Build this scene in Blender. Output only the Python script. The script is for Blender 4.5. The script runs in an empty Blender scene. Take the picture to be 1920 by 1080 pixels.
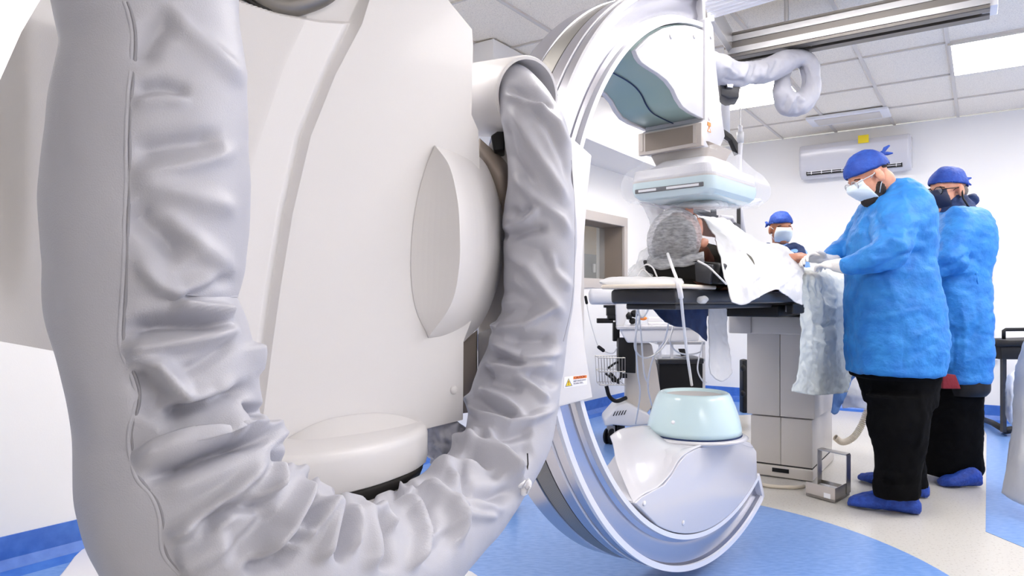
import bpy, bmesh, math, random
import numpy as np
from mathutils import Vector, Matrix, noise
random.seed(4)
SC = bpy.context.scene
COL = SC.collection
F, HX, HY, H = 1300.0, 960.0, 565.0, 1.0

# ------------------------------------------------------------------ camera, exposure, world
cd = bpy.data.cameras.new('camera'); cam = bpy.data.objects.new('camera', cd); COL.objects.link(cam)
cam.location = (0, 0, H); cam.rotation_euler = (math.pi/2, 0, 0)
cd.sensor_width = 36; cd.lens = 36*F/1920; cd.shift_y = (HY-540)/1920; cd.clip_start = .02
SC.camera = cam
SC.view_settings.view_transform = 'Standard'; SC.view_settings.look = 'None'
SC.view_settings.exposure = 1.1; SC.view_settings.gamma = 1; SC.view_settings.use_curve_mapping = False
w = bpy.data.worlds.new('world'); SC.world = w; w.use_nodes = True
w.node_tree.nodes['Background'].inputs[0].default_value = (1, .97, .92, 1)
w.node_tree.nodes['Background'].inputs[1].default_value = .3
SC.cycles.use_denoising = True
SC.cycles.max_bounces = 8; SC.cycles.diffuse_bounces = 5; SC.cycles.transparent_max_bounces = 16
SC.cycles.sample_clamp_indirect = 8
PANEL_POWER = 7.5          # emission of the ceiling light panels

# room directions: A runs away to the right, B to the right and nearer
A2 = np.array([.5627, .8267]); B2 = np.array([.8267, -.5627])
CEIL = 2.57
def P(px, py, Y): return np.array([(px-HX)/F*Y, Y, H+(HY-py)/F*Y])
def G(px, py):                                   # a point of the floor
    Y = F*H/(py-HY); return np.array([(px-HX)/F*Y, Y, 0.])
def v3(p2, z): return np.array([p2[0], p2[1], z])

# ------------------------------------------------------------------ materials
def lin(c):
    r = []
    for x in c:
        x /= 255.; r.append(x/12.92 if x <= .04045 else ((x+.055)/1.055)**2.4)
    return (*r, 1)
def mat(name, col, rough=.5, metal=0, col2=None, nscale=20, bump=0, bscale=60, emit=0, alpha=1, trans=0, spec=None, stretch=None, detail=4, coat=0, contrast=None):
    m = bpy.data.materials.new(name); m.use_nodes = True; nt = m.node_tree; N = nt.nodes; L = nt.links
    b = N['Principled BSDF']
    b.inputs['Base Color'].default_value = lin(col); b.inputs['Roughness'].default_value = rough; b.inputs['Metallic'].default_value = metal
    if alpha < 1: b.inputs['Alpha'].default_value = alpha
    if trans: b.inputs['Transmission Weight'].default_value = trans
    if spec is not None: b.inputs['Specular IOR Level'].default_value = spec
    if coat: b.inputs['Coat Weight'].default_value = coat; b.inputs['Coat Roughness'].default_value = .1
    if emit: b.inputs['Emission Color'].default_value = lin(col); b.inputs['Emission Strength'].default_value = emit
    tc = N.new('ShaderNodeTexCoord'); mp = N.new('ShaderNodeMapping'); L.new(tc.outputs['Object'], mp.inputs[0])
    if stretch: mp.inputs['Scale'].default_value = stretch
    if col2:
        n = N.new('ShaderNodeTexNoise'); n.inputs['Scale'].default_value = nscale; n.inputs['Detail'].default_value = detail
        L.new(mp.outputs[0], n.inputs[0]); r = N.new('ShaderNodeValToRGB')
        lo, hi = contrast or (.35, .65)
        r.color_ramp.elements[0].position = lo; r.color_ramp.elements[1].position = hi
        r.color_ramp.elements[0].color = lin(col2); r.color_ramp.elements[1].color = lin(col)
        L.new(n.outputs['Fac'], r.inputs[0]); L.new(r.outputs[0], b.inputs['Base Color'])
    if bump:
        n2 = N.new('ShaderNodeTexNoise'); n2.inputs['Scale'].default_value = bscale; n2.inputs['Detail'].default_value = 5
        L.new(mp.outputs[0], n2.inputs[0]); bp = N.new('ShaderNodeBump'); bp.inputs['Strength'].default_value = min(bump, 1)
        bp.inputs['Distance'].default_value = .01 if bump <= 1 else .01*bump
        L.new(n2.outputs['Fac'], bp.inputs['Height']); L.new(bp.outputs[0], b.inputs['Normal'])
    return m
M = dict(
    wall=mat('wall_paint', (244, 243, 242), .7, bump=.03, bscale=200),
    ceiltile=mat('ceiling_tile', (252, 244, 230), .9, col2=(232, 224, 211), nscale=160, contrast=(.38, .5), bump=.3, bscale=220),
    grid=mat('ceiling_grid', (214, 208, 200), .5, bump=.02),
    terrazzo=mat('terrazzo', (206, 203, 197), .28, col2=(180, 175, 167), nscale=90, contrast=(.3, .42), detail=2, spec=.5),
    blue=mat('blue_vinyl', (128, 164, 222), .3, col2=(106, 146, 210), nscale=26, stretch=(1, 3.2, 1), detail=8, contrast=(.38, .62)),
    cove=mat('blue_cove', (72, 122, 208), .35, col2=(56, 106, 196), nscale=20, detail=6),
    shell=mat('machine_cover', (226, 224, 225), .38, bump=.05, bscale=700, coat=.15),
    shellb=mat('glossy_cover', (208, 208, 215), .22, bump=.01, coat=.3),
    shellg=mat('grey_cover', (196, 192, 190), .45, bump=.05, bscale=500),
    teal=mat('teal_cover', (146, 170, 166), .3, bump=.01, coat=.2),
    pteal=mat('pale_teal_cover', (206, 230, 236), .25, bump=.01, coat=.2),
    metal=mat('brushed_metal', (190, 190, 198), .27, metal=1, bump=.02, bscale=300),
    alu=mat('aluminium', (200, 200, 202), .35, metal=.9, bump=.03, bscale=300),
    alud=mat('dark_aluminium', (128, 124, 120), .4, metal=.8, bump=.03),
    lip=mat('white_rim', (228, 230, 238), .25, bump=.01, coat=.3),
    black=mat('black_plastic', (16, 16, 19), .5, bump=.05, spec=.35),
    dark=mat('dark_gap', (38, 35, 34), .7, bump=.02),
    brown=mat('brown_grey_panel', (146, 134, 124), .6, bump=.04, bscale=200),
    fabric=mat('sleeve_fabric', (188, 189, 199), .43, col2=(182, 183, 193), nscale=8, bump=.14, bscale=600, spec=.5),
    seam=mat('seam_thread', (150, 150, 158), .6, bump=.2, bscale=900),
    drape=mat('white_drape', (216, 216, 218), .7, bump=.25, bscale=35),
    paper=mat('paper_sheet', (214, 220, 218), .55, bump=.5, bscale=30, alpha=.95),
    gown=mat('blue_gown', (48, 138, 214), .6, col2=(32, 118, 200), nscale=14, bump=.9, bscale=26, detail=6),
    cap=mat('blue_cap', (34, 78, 172), .7, col2=(26, 62, 150), nscale=30, bump=.5, bscale=60),
    navy=mat('navy_cloth', (24, 50, 98), .75, col2=(16, 36, 76), nscale=18, bump=.4, bscale=30),
    shoe=mat('shoe_cover', (34, 76, 176), .6, col2=(24, 60, 150), nscale=40, bump=.6, bscale=70),
    trouser=mat('black_trousers', (9, 9, 11), .95, bump=.5, bscale=25, col2=(5, 5, 7), nscale=12, spec=.12),
    skin=mat('skin', (214, 158, 132), .5, col2=(198, 136, 112), nscale=24, bump=.05),
    skind=mat('tan_skin', (190, 128, 96), .5, col2=(168, 108, 80), nscale=24, bump=.05),
    hair=mat('dark_hair', (42, 32, 28), .8, bump=.6, bscale=220),
    hairg=mat('greying_hair', (120, 112, 106), .8, bump=.6, bscale=220),
    mask=mat('mask_paper', (214, 228, 240), .6, bump=.15, bscale=90, stretch=(.2, .2, 3)),
    maskn=mat('navy_mask', (28, 38, 70), .6, bump=.1),
    glove=mat('latex_glove', (238, 234, 230), .4, bump=.2, bscale=90),
    cap_net=mat('bouffant_net', (222, 224, 230), .6, col2=(160, 162, 168), nscale=50, bump=.5, bscale=60, stretch=(1, 1, 3.0), contrast=(.3, .7), alpha=.5),
    cable=mat('white_cable', (228, 228, 230), .35, bump=.01),
    cream=mat('cream_pad', (222, 212, 198), .6, bump=.1),
    white=mat('white_plastic', (236, 236, 240), .35, bump=.01),
    beige=mat('beige_wall', (196, 180, 160), .8, bump=.05),
    greyw=mat('grey_partition', (128, 128, 128), .7, bump=.05),
    steelf=mat('steel_frame', (204, 196, 190), .5, metal=.2, bump=.02),
    steel=mat('stainless', (186, 182, 176), .3, metal=.9, bump=.03),
    column=mat('column_paint', (214, 208, 202), .45, bump=.04, bscale=400),
    tabled=mat('table_edge', (40, 41, 47), .35, bump=.02),
    yellow=mat('yellow_sticker', (240, 214, 40), .6, bump=.01),
    orange=mat('orange_sticker', (238, 140, 60), .6, bump=.01),
    label=mat('label_white', (246, 246, 250), .5, bump=.01),
    inkred=mat('ink_red', (150, 40, 30), .6, bump=.01),
    ink=mat('ink_grey', (130, 132, 150), .6, bump=.01),
    red=mat('dark_red_cloth', (132, 26, 40), .7, bump=.3),
    film=mat('clear_film', (246, 248, 255), .16, alpha=.2, bump=.8, bscale=14),
    filmw=mat('milky_film', (236, 238, 242), .25, alpha=.6, bump=.8, bscale=22),
    glass=mat('window_glass', (200, 205, 208), .05, alpha=.18, bump=.001),
    olive=mat('olive_cloth', (92, 90, 80), .8, bump=.4, bscale=40),
    sblue=mat('light_blue_cloth', (120, 164, 230), .6, bump=.5, bscale=40),
    coil=mat('cream_cord', (216, 206, 190), .4, bump=.02),
    screen=mat('screen_white', (222, 220, 218), .4, bump=.01),
)
def emitter(name, s, col=(255, 250, 246)):
    m = mat(name, col, .5, bump=.001); b = m.node_tree.nodes['Principled BSDF']
    b.inputs['Emission Color'].default_value = lin(col); b.inputs['Emission Strength'].default_value = s
    return m
M['light'] = emitter('light_diffuser', PANEL_POWER)
# hatched belt of the C ring: fine cross lines
def belt_mat():
    m = mat('hatched_belt', (136, 134, 130), .38, metal=.7)
    nt = m.node_tree; b = nt.nodes['Principled BSDF']
    tc = nt.nodes.new('ShaderNodeTexCoord'); wv = nt.nodes.new('ShaderNodeTexWave'); wv.inputs['Scale'].default_value = 110; wv.bands_direction = 'Z'
    nt.links.new(tc.outputs['Object'], wv.inputs[0]); bp = nt.nodes.new('ShaderNodeBump'); bp.inputs['Strength'].default_value = .35; bp.inputs['Distance'].default_value = .002
    nt.links.new(wv.outputs['Fac'], bp.inputs['Height']); nt.links.new(bp.outputs[0], b.inputs['Normal'])
    return m
M['belt'] = belt_mat()

# ------------------------------------------------------------------ mesh tools
class MB:
    def __init__(s): s.v = []; s.f = []; s.n = 0
    def add(s, V, Fc):
        V = np.asarray(V, float).reshape(-1, 3); s.v.append(V); k = s.n; s.f += [tuple(int(i)+k for i in f) for f in Fc]; s.n += len(V); return s
    def grid(s, Gd, cu=False, cv=False, capu=False):  # Gd[i][j] -> 3
        Gd = np.asarray(Gd, float); a, b, _ = Gd.shape; Fc = []
        for i in range(a if cu else a-1):
            for j in range(b if cv else b-1):
                i2, j2 = (i+1) % a, (j+1) % b
                Fc.append((i*b+j, i*b+j2, i2*b+j2, i2*b+j))
        if capu:
            Fc.append(tuple(range(b))[::-1]); Fc.append(tuple((a-1)*b+j for j in range(b)))
        return s.add(Gd, Fc)
    def box(s, c, size, ax=None, bev=0):
        c = np.asarray(c, float); ax = np.eye(3) if ax is None else np.asarray(ax, float)
        V = [c+ax[0]*x*size[0]/2+ax[1]*y*size[1]/2+ax[2]*z*size[2]/2 for x in (-1, 1) for y in (-1, 1) for z in (-1, 1)]
        return s.add(V, [(0, 1, 3, 2), (4, 6, 7, 5), (0, 4, 5, 1), (2, 3, 7, 6), (0, 2, 6, 4), (1, 5, 7, 3)])
    def prism(s, pts, d):                          # polygon of 3D points pushed along d
        pts = np.asarray(pts, float); n = len(pts); d = np.asarray(d, float)
        Fc = [tuple(range(n)), tuple(range(2*n-1, n-1, -1))]+[(i, i+n, (i+1) % n+n, (i+1) % n) for i in range(n)]
        return s.add(np.vstack([pts, pts+d]), Fc)
    def tube(s, pts, r, seg=10, cap=True, ell=None):
        pts = np.asarray(pts, float); n = len(pts); r = np.broadcast_to(np.asarray(r, float), (n,))
        T = np.gradient(pts, axis=0); T /= np.linalg.norm(T, axis=1)[:, None]+1e-12
        up = np.array([0, 0, 1.]) if abs(T[0][2]) < .9 else np.array([1., 0, 0])
        x = np.cross(up, T[0]); x /= np.linalg.norm(x); R = []
        for i in range(n):
            x = x-T[i]*x.dot(T[i]); x /= np.linalg.norm(x); y = np.cross(T[i], x)
            a = np.linspace(0, 2*np.pi, seg, endpoint=False)
            R.append(pts[i]+r[i]*(np.outer(np.cos(a), x)+np.outer(np.sin(a), y)))
        return s.grid(np.array(R), cv=True, capu=cap)
    def capsule(s, pts, rs, seg=16, k=5):          # tapered chain with round ends
        pts = [np.asarray(p, float) for p in pts]; out = []; ro = []
        d = pts[0]-pts[1]; d /= np.linalg.norm(d)
        for i in range(k): a = math.pi/2*(1-i/k)*.97; out.append(pts[0]+d*rs[0]*math.sin(a)); ro.append(rs[0]*math.cos(a))
        for p, r in zip(pts, rs): out.append(p); ro.append(r)
        d = pts[-1]-pts[-2]; d /= np.linalg.norm(d)
        for i in range(1, k+1): a = math.pi/2*i/k*.97; out.append(pts[-1]+d*rs[-1]*math.sin(a)); ro.append(rs[-1]*math.cos(a))
        return s.tube(out, ro, seg)
    def ell(s, c, ax, seg=24, rings=14, z0=-1.):   # ax: three scaled axes; z0 cuts the bottom
        c = np.asarray(c, float); ax = np.asarray(ax, float); R = []
        e0 = math.asin(max(-1, z0)*.999)
        for i in range(rings+1):
            e = e0+(math.pi/2*.995-e0)*i/rings
            a = np.linspace(0, 2*np.pi, seg, endpoint=False)
            R.append(c+np.outer(np.cos(a), ax[0])*math.cos(e)+np.outer(np.sin(a), ax[1])*math.cos(e)+ax[2]*math.sin(e))
        return s.grid(np.array(R), cv=True, capu=True)
    def lathe(s, c, prof, seg=64, cap=True):       # prof: (r, z)
        a = np.linspace(0, 2*np.pi, seg, endpoint=False); c = np.asarray(c, float)
        R = [np.stack([c[0]+r*np.cos(a), c[1]+r*np.sin(a), np.full(seg, c[2]+z)], 1) for r, z in prof]
        return s.grid(np.array(R), cv=True, capu=cap)
    def verts(s): return np.vstack(s.v)
    def mesh(s, name):
        me = bpy.data.meshes.new(name); me.from_pydata(s.verts().tolist(), [], s.f); me.validate(); 
        bm = bmesh.new(); bm.from_mesh(me); bmesh.ops.recalc_face_normals(bm, faces=bm.faces); bm.to_mesh(me); bm.free()
        return me
    def build(s, name, m, parent=None, smooth=False, bevel=0, voxel=0, sm=0, solid=0, post=None, subs=0, fit=True):
        me = s.mesh(name)
        if fit:
            vs = np.empty(len(me.vertices)*3); me.vertices.foreach_get('co', vs); vs = vs.reshape(-1, 3); base = np.zeros(3)
        o = bpy.data.objects.new(name, me); COL.objects.link(o)
        if m is not None: me.materials.append(M[m] if isinstance(m, str) else m)
        if voxel:
            r = o.modifiers.new('r', 'REMESH'); r.mode = 'VOXEL'; r.voxel_size = voxel; r.use_smooth_shade = True
            if sm: q = o.modifiers.new('s', 'SMOOTH'); q.iterations = sm; q.factor = .6
            bake(o); smooth = True
        if bevel:
            q = o.modifiers.new('b', 'BEVEL'); q.width = bevel; q.segments = 3; q.limit_method = 'ANGLE'; q.angle_limit = math.radians(35); bake(o)
        if subs:
            q = o.modifiers.new('u', 'SUBSURF'); q.levels = q.render_levels = subs; bake(o)
        if post: edit(o, post)
        if solid: q = o.modifiers.new('o', 'SOLIDIFY'); q.thickness = solid; q.offset = 0
        if smooth or bevel: shade(o.data, 180 if (smooth and not bevel) else 50)
        if parent is not None: adopt(o, parent)
        return o
def bake(o):
    bpy.context.view_layer.update(); dg = bpy.context.evaluated_depsgraph_get()
    me = bpy.data.meshes.new_from_object(o.evaluated_get(dg)); old = o.data; o.modifiers.clear(); o.data = me; bpy.data.meshes.remove(old)
    me.name = o.name
def shade(me, ang=180):
    me.polygons.foreach_set('use_smooth', [True]*len(me.polygons))
    if ang < 179:
        bm = bmesh.new(); bm.from_mesh(me)
        for e in bm.edges:
            if len(e.link_faces) == 2 and e.calc_face_angle(0) > math.radians(ang): e.smooth = False
        bm.to_mesh(me); bm.free()
def edit(o, fn):                                   # fn(verts, normals) -> verts, world space
    me = o.data; n = len(me.vertices); v = np.empty(n*3); me.vertices.foreach_get('co', v); v = v.reshape(-1, 3)
    nn = np.empty(n*3); me.vertices.foreach_get('normal', nn); nn = nn.reshape(-1, 3)
    me.vertices.foreach_set('co', fn(v, nn).ravel()); me.update()
def adopt(o, parent): o.parent = parent; o.matrix_parent_inverse = Matrix.Translation(parent.location).inverted()
def tag(o, label=None, cat=None, group=None, kind=None):
    if label: o['label'] = label
    if cat: o['category'] = cat
    if group: o['group'] = group
    if kind: o['kind'] = kind
    return o
def thing(name, label, cat, loc, group=None):
    o = bpy.data.objects.new(name, None); COL.objects.link(o); o.location = Vector([float(x) for x in loc]); o.empty_display_size = .1
    return tag(o, label, cat, group)
def struct(o): o['kind'] = 'structure'; return o
def spl(pts, n):                                   # Catmull-Rom through rows of any width
    pts = np.asarray(pts, float); k = len(pts)
    d = np.r_[0, np.cumsum(np.maximum(np.linalg.norm(np.diff(pts[:, :2], axis=0), axis=1), 1e-6)**.5)] if pts.shape[1] > 1 else np.arange(k, dtype=float)
    m = np.zeros_like(pts)
    for i in range(k):
        if i == 0: m[i] = (pts[1]-pts[0])/(d[1]-d[0])
        elif i == k-1: m[i] = (pts[-1]-pts[-2])/(d[-1]-d[-2])
        else: m[i] = (pts[i+1]-pts[i-1])/(d[i+1]-d[i-1])
    out = []
    for x in np.linspace(0, d[-1], n):
        i = min(k-2, max(0, int(np.searchsorted(d, x, side='right'))-1)); h = d[i+1]-d[i]; t = (x-d[i])/h
        out.append((2*t**3-3*t*t+1)*pts[i]+(t**3-2*t*t+t)*h*m[i]+(-2*t**3+3*t*t)*pts[i+1]+(t**3-t*t)*h*m[i+1])
    return np.array(out)
def bil(C, nu, nv):                                # a smooth grid through a small grid of control points
    C = np.asarray(C, float)
    R = np.array([spl(r, nv) for r in C]); return np.array([spl(R[:, j], nu) for j in range(nv)]).transpose(1, 0, 2)
def pxgrid(C, nu, nv):
    S = bil(C, nu, nv); return np.array([[P(*q) for q in r] for r in S])
def nz(p, sc, seed=0): return noise.noise(Vector((p[0]*sc+seed, p[1]*sc+seed*1.7, p[2]*sc)))
def proj(v): return np.stack([HX+F*v[:, 0]/v[:, 1], HY-F*(v[:, 2]-H)/v[:, 1]], 1)
def strokes(v, n, S, facing=True, along=None):     # cloth folds: S = (pixel polyline, width px, height m)
    q = proj(v); out = np.zeros(len(v)); cdir = np.array([0, 0, H])-v; cdir /= np.linalg.norm(cdir, axis=1)[:, None]
    wf = np.clip((n*cdir).sum(1)*2.5+(along or .3), 0, 1) if facing else 1.
    for pl, wd, hh in S:
        pl = np.asarray(pl, float); seg = np.r_[0, np.cumsum(np.linalg.norm(np.diff(pl, axis=0), axis=1))]
        best = np.full(len(v), 1e9); tt = np.zeros(len(v))
        for i in range(len(pl)-1):
            a, b = pl[i], pl[i+1]; ab = b-a; L = ab.dot(ab); t = np.clip(((q-a)@ab)/L, 0, 1)
            d = np.linalg.norm(q-a-t[:, None]*ab, axis=1); m = d < best; best[m] = d[m]; tt[m] = (seg[i]+t[m]*math.sqrt(L))/seg[-1]
        tap = np.clip(np.minimum(tt, 1-tt)*4+.12, 0, 1); tap = tap*tap*(3-2*tap)
        out += hh*tap*np.exp(-(best/(wd))**2)
    return out*wf

# ------------------------------------------------------------------ the C ring's own frame (fitted)
CR = np.array([.725, 2.5]); CZ = 1.076; RI, RO = .888, 1.006
TH = math.radians(49.3); U2 = np.array([math.cos(TH), math.sin(TH)]); N2 = np.array([math.sin(TH), -math.cos(TH)])
def RP(t, z, d=0): p = CR+U2*t+N2*d; return np.array([p[0], p[1], z])
def rpx(px, py, d=0):                              # pixel -> (t, z) on the plane d in front of the ring's near face
    r = (px-HX)/F; k = (CR.dot(N2)+d)/(r*N2[0]+N2[1]); q = np.array([k*r, k])-CR
    return q.dot(U2), H+(HY-py)/F*k
UV = v3(U2, 0); NV = v3(N2, 0); ZV = np.array([0, 0, 1.]); AV = v3(A2, 0); BV = v3(B2, 0)
FR = [AV, BV, ZV]; RFR = [UV, NV, ZV]

# ------------------------------------------------------------------ room
WB = np.array([3.97, 5.8])                         # a point of the far wall (runs along B)
LW = np.array([.817, 6.25]); LD = np.array([.588, .809]); LN = np.array([.809, -.588])   # left wall
def cross2(p, d, q, e):
    M_ = np.array([[d[0], -e[0]], [d[1], -e[1]]]); s = np.linalg.solve(M_, q-p); return p+d*s[0]
corner = cross2(LW, LD, WB, B2)
far_r = WB+B2*2.2; near_l = LW-LD*9.5; near_r = far_r-A2*10.5
def wall(name, p, q, nrm, th=.12, m='wall', z0=0, z1=CEIL):
    mb = MB(); d = -v3(nrm, 0)*th; mb.prism([v3(p, z0), v3(q, z0), v3(q, z1), v3(p, z1)], d)
    return struct(mb.build(name, m))
wall('wall_back', corner, far_r, -A2)
wall('wall_right', far_r, near_r, -B2)
wall('wall_front', near_r, near_l, A2)
# left wall with the observation window
s0, s1, wz0, wz1 = -1.25, .477, 1.117, 1.795
def lw(s, z, d=0): p = LW+LD*s+LN*d; return np.array([p[0], p[1], z])
mb = MB()
for a, b, z0, z1 in ((-9.5, s0+.05, 0, CEIL), (s1-.05, 1.403, 0, CEIL), (s0+.05, s1-.05, 0, wz0+.05), (s0+.05, s1-.05, wz1-.05, CEIL)):
    mb.prism([lw(a, z0), lw(b, z0), lw(b, z1), lw(a, z1)], -v3(LN, 0)*.3)
struct(mb.build('wall_left', 'wall'))
win = thing('window_1', None, None, lw(s0, wz0)); struct(win)
fw = .085
mb = MB()
for a, b, z0, z1 in ((s0, s1, wz0, wz0+fw), (s0, s1, wz1-fw, wz1), (s0, s0+fw, wz0+fw, wz1-fw), (s1-fw*.75, s1, wz0+fw, wz1-fw)):
    mb.prism([lw(a, z0, .012), lw(b, z0, .012), lw(b, z1, .012), lw(a, z1, .012)], -v3(LN, 0)*.03)
mb.build('window_frame', 'steelf', win, bevel=.002)
mb = MB()
for a, b, z0, z1 in ((s0+.05, s1-.05, wz0+.05, wz0+fw), (s0+.05, s1-.05, wz1-fw, wz1-.05), (s1-fw*.75, s1-.05, wz0+fw, wz1-fw)):
    mb.prism([lw(a, z0, -.02), lw(b, z0, -.02), lw(b, z1, -.02), lw(a, z1, -.02)], -v3(LN, 0)*.24)
mb.build('window_reveal', 'brown', win)
MB().prism([lw(s0+.05, wz0+fw, -.2), lw(s1-.06, wz0+fw, -.2), lw(s1-.06, wz1-fw, -.2), lw(s0+.05, wz1-fw, -.2)], -v3(LN, 0)*.006).build('window_glass', 'glass', win)
mb = MB(); mb.prism([lw(-2.3, .6, -1.6), lw(5.2, .6, -1.6), lw(5.2, 2.5, -1.6), lw(-2.3, 2.5, -1.6)], -v3(LN, 0)*.05)
struct(mb.build('wall_control_room', 'beige'))
mb = MB(); mb.prism([lw(-1.6, .6, -1.0), lw(4.2, .6, -1.0), lw(4.2, 1.55, -1.0), lw(-1.6, 1.55, -1.0)], -v3(LN, 0)*.06)
struct(mb.build('trim_partition', 'greyw', bevel=.004))
mb = MB(); mb.prism([lw(-2.3, 2.5, -.31), lw(5.2, 2.5, -.31), lw(5.2, 2.5, -1.6), lw(-2.3, 2.5, -1.6)], ZV*.05)
struct(mb.build('ceiling_control_room', 'wall'))
_r = np.array([(1113-HX)/F, 1.]); _m = np.linalg.solve(np.array([[LD[0], -_r[0]], [LD[1], -_r[1]]]), -(LW+LN*-.99)); q = lw(_m[0], H+(HY-503)/F*_m[1], -.985)
tag(MB().box(q, (.05, .02, .1), [v3(LD, 0), v3(LN, 0), ZV]).build('wall_switch', 'white', bevel=.004), 'small white switch plate seen through the observation window', 'switch')

# floor: pale terrazzo with blue vinyl areas laid in it
fl = MB(); fl.prism([v3(corner, 0), v3(far_r, 0), v3(near_r, 0), v3(near_l, 0)], -ZV*.1); struct(fl.build('floor', 'terrazzo'))
def vinyl(name, pts, z=.0015, m='blue'):
    mb = MB(); mb.prism([v3(p, z) for p in pts], -ZV*.001); return struct(mb.build(name, m))
cc = np.array([.35, 2.5]); R_ = 1.24
circ = [cc+R_*np.array([math.cos(a), math.sin(a)]) for a in np.linspace(0, 2*math.pi, 96, endpoint=False)]
vinyl('floor_blue_circle', circ, .003)
band = [near_l, corner, corner+B2*.9-A2*.02, corner+B2*.9-A2*.75, corner+B2*1.0-A2*1.1]
q0 = corner+LN*1.15-LD*2.2
vinyl('floor_blue_left', [near_l, corner, corner+B2*1.15, corner+B2*1.15-A2*.72, corner+B2*.95-A2*.95, q0, q0-LD*4, near_l+LN*1.6])
vinyl('floor_blue_right', [G(1835, 803), G(1845, 806), G(1850, 815), G(1848, 997), (2.08, 2.80), (2.1, 1.6), (2.9, .6), far_r-A2*8, far_r, WB-B2*.10, WB-B2*.10-A2*.3])
# coved skirting
def cove(name, p, q, nrm):
    prof = [(0, .135), (.006, .135), (.008, .05), (.03, .015), (.075, .004), (.09, .0005), (0, .0005)]
    mb = MB(); p, q, nrm = map(np.asarray, (p, q, nrm))
    g = [[v3(e+nrm*d, z) for d, z in prof] for e in (p, q)]
    mb.grid(g, cv=True, capu=True); return struct(mb.build(name, 'cove', smooth=False))
cove('baseboard_back', corner, far_r, -A2)
cove('baseboard_left', near_l, corner, LN)
cove('baseboard_right', far_r, near_r, -B2)

# ceiling: tiles in a grid; some light panels are in view, the others are added for light
def CP(a, b, z): p = A2*a+B2*b; return np.array([p[0], p[1], z])
TA, TB, OA, OB = .71, .477, 4.98, -.182
CT = CEIL+.0
c_ = [v3(p, CT+.01) for p in (corner-A2*.0, far_r, near_r, near_l)]
cm = MB(); cm.prism([p+np.array([0, 0, 0]) for p in c_], ZV*.08); struct(cm.build('ceiling', 'ceiltile'))
g = MB()
for k in range(-16, 16):
    b = OB+TB*k
    g.box(CP(1.9, b, CT+.004), (11.5, .022, .012), FR)
for k in range(-11, 4):
    a = OA+TA*k if k < 3 else OA+TA*2
    if k == 3: continue
    g.box(CP(a, -.3, CT+.0045), (.011, 13, .012), FR)
def inroom(x): return x
go = g.build('trim_ceiling_grid', 'grid')
# the grid is cut at the walls
bm = bmesh.new(); bm.from_mesh(go.data)
for p, nn in ((corner, A2), (corner, -LN), (far_r, B2), (near_r, -A2)):
    bmesh.ops.bisect_plane(bm, geom=bm.verts[:]+bm.edges[:]+bm.faces[:], plane_co=Vector((p[0], p[1], 0)), plane_no=Vector((nn[0], nn[1], 0)), clear_outer=True)
bm.to_mesh(go.data); bm.free(); struct(go)
def panel(a, b, da, db, lab, grp=None):
    t = thing('ceiling_light', lab, 'light', CP(a+da/2, b+db/2, CT), grp)
    MB().box(CP(a+da/2, b+db/2, CT-.004), (da-.03, db-.03, .010), FR).build('light_diffuser', 'light', t)
    mb = MB()
    for s in (-1, 1):
        mb.box(CP(a+da/2+s*(da/2-.008), b+db/2, CT-.006), (.016, db, .016), FR); mb.box(CP(a+da/2, b+db/2+s*(db/2-.008), CT-.0062), (da, .016, .016), FR)
    mb.build('light_frame', 'grid', t)
panel(4.98, -.182, TA, 2*TB, 'bright recessed ceiling panel light at the right edge, above the person in navy mask')
panel(4.98, -.182-4*TB, TA, 2*TB, 'bright recessed ceiling panel light behind the hanging grey cable sleeve')
for a, b in ((2.14, .772), (3.56, .772), (2.14, 2.2), (4.98, 1.726), (2.14, -1.136), (.72, -2.567), (-.70, 1.2)):  # unseen panels, added to brighten the room and the machine
    panel(a, b, TA, 2*TB, 'added ceiling panel light out of view, brightening the near half of the room', 'added ceiling panel lights out of view')
# air grille / access panel near the far wall
t = thing('ceiling_vent', 'flat rectangular white ceiling grille above the wall air conditioner', 'vent', P(1645, 215, 5.9))
ctr = (np.array(CP(6.45, -.95, CT)))
MB().box(ctr-ZV*.012, (.30, .62, .022), FR).build('vent_frame', 'white', t, bevel=.004)
MB().box(ctr-ZV*.026, (.20, .50, .008), FR).build('vent_plate', 'grid', t, bevel=.003)
# soffit on the left wall
sp = np.array([-.11, 4.14])
mb = MB(); e1 = cross2(sp, B2, LW, LD); e2 = cross2(sp, A2, WB, B2); e3 = cross2(e2, B2, LW, LD)
mb.prism([v3(e1, 2.2), v3(sp, 2.2), v3(e2, 2.2), v3(e3, 2.2)], ZV*.37); struct(mb.build('trim_soffit', 'wall', bevel=.004))

# wall air conditioner
WP = lambda px: cross2(np.zeros(2), np.array([(px-HX)/F, 1.]), WB, B2)     # point of the far wall under a pixel column
def wp(px, py, d=0): q = WP(px)-A2*d; Y = WP(px)[1]; return np.array([q[0], q[1], H+(HY-py)/F*Y])
pl, pr = WP(1506), WP(1711); zt = H+(HY-257)/F*pr[1]; zb = H+(HY-322)/F*pr[1]; Wd = np.linalg.norm(pr-pl); mid = (pl+pr)/2
ac = thing('air_conditioner', 'white split air conditioner with a yellow sticker high on the far wall', 'air conditioner', v3(mid, zb))
prof = [(0, zb+.03), (.09, zb), (.16, zb+.03), (.2, zb+.1), (.205, zt-.05), (.17, zt), (0, zt)]
g_ = [[v3(mid+B2*x-A2*(d*k+.002), z0*k2+(1-k2)*(zb+zt)/2) for d, z0 in prof] for x, k, k2 in ((-Wd/2, .9, .96), (-Wd/2+.02, 1, 1), (Wd/2-.02, 1, 1), (Wd/2, .9, .96))]
MB().grid(g_, cv=True, capu=True).build('housing', 'shellb', ac, bevel=.006)
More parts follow.
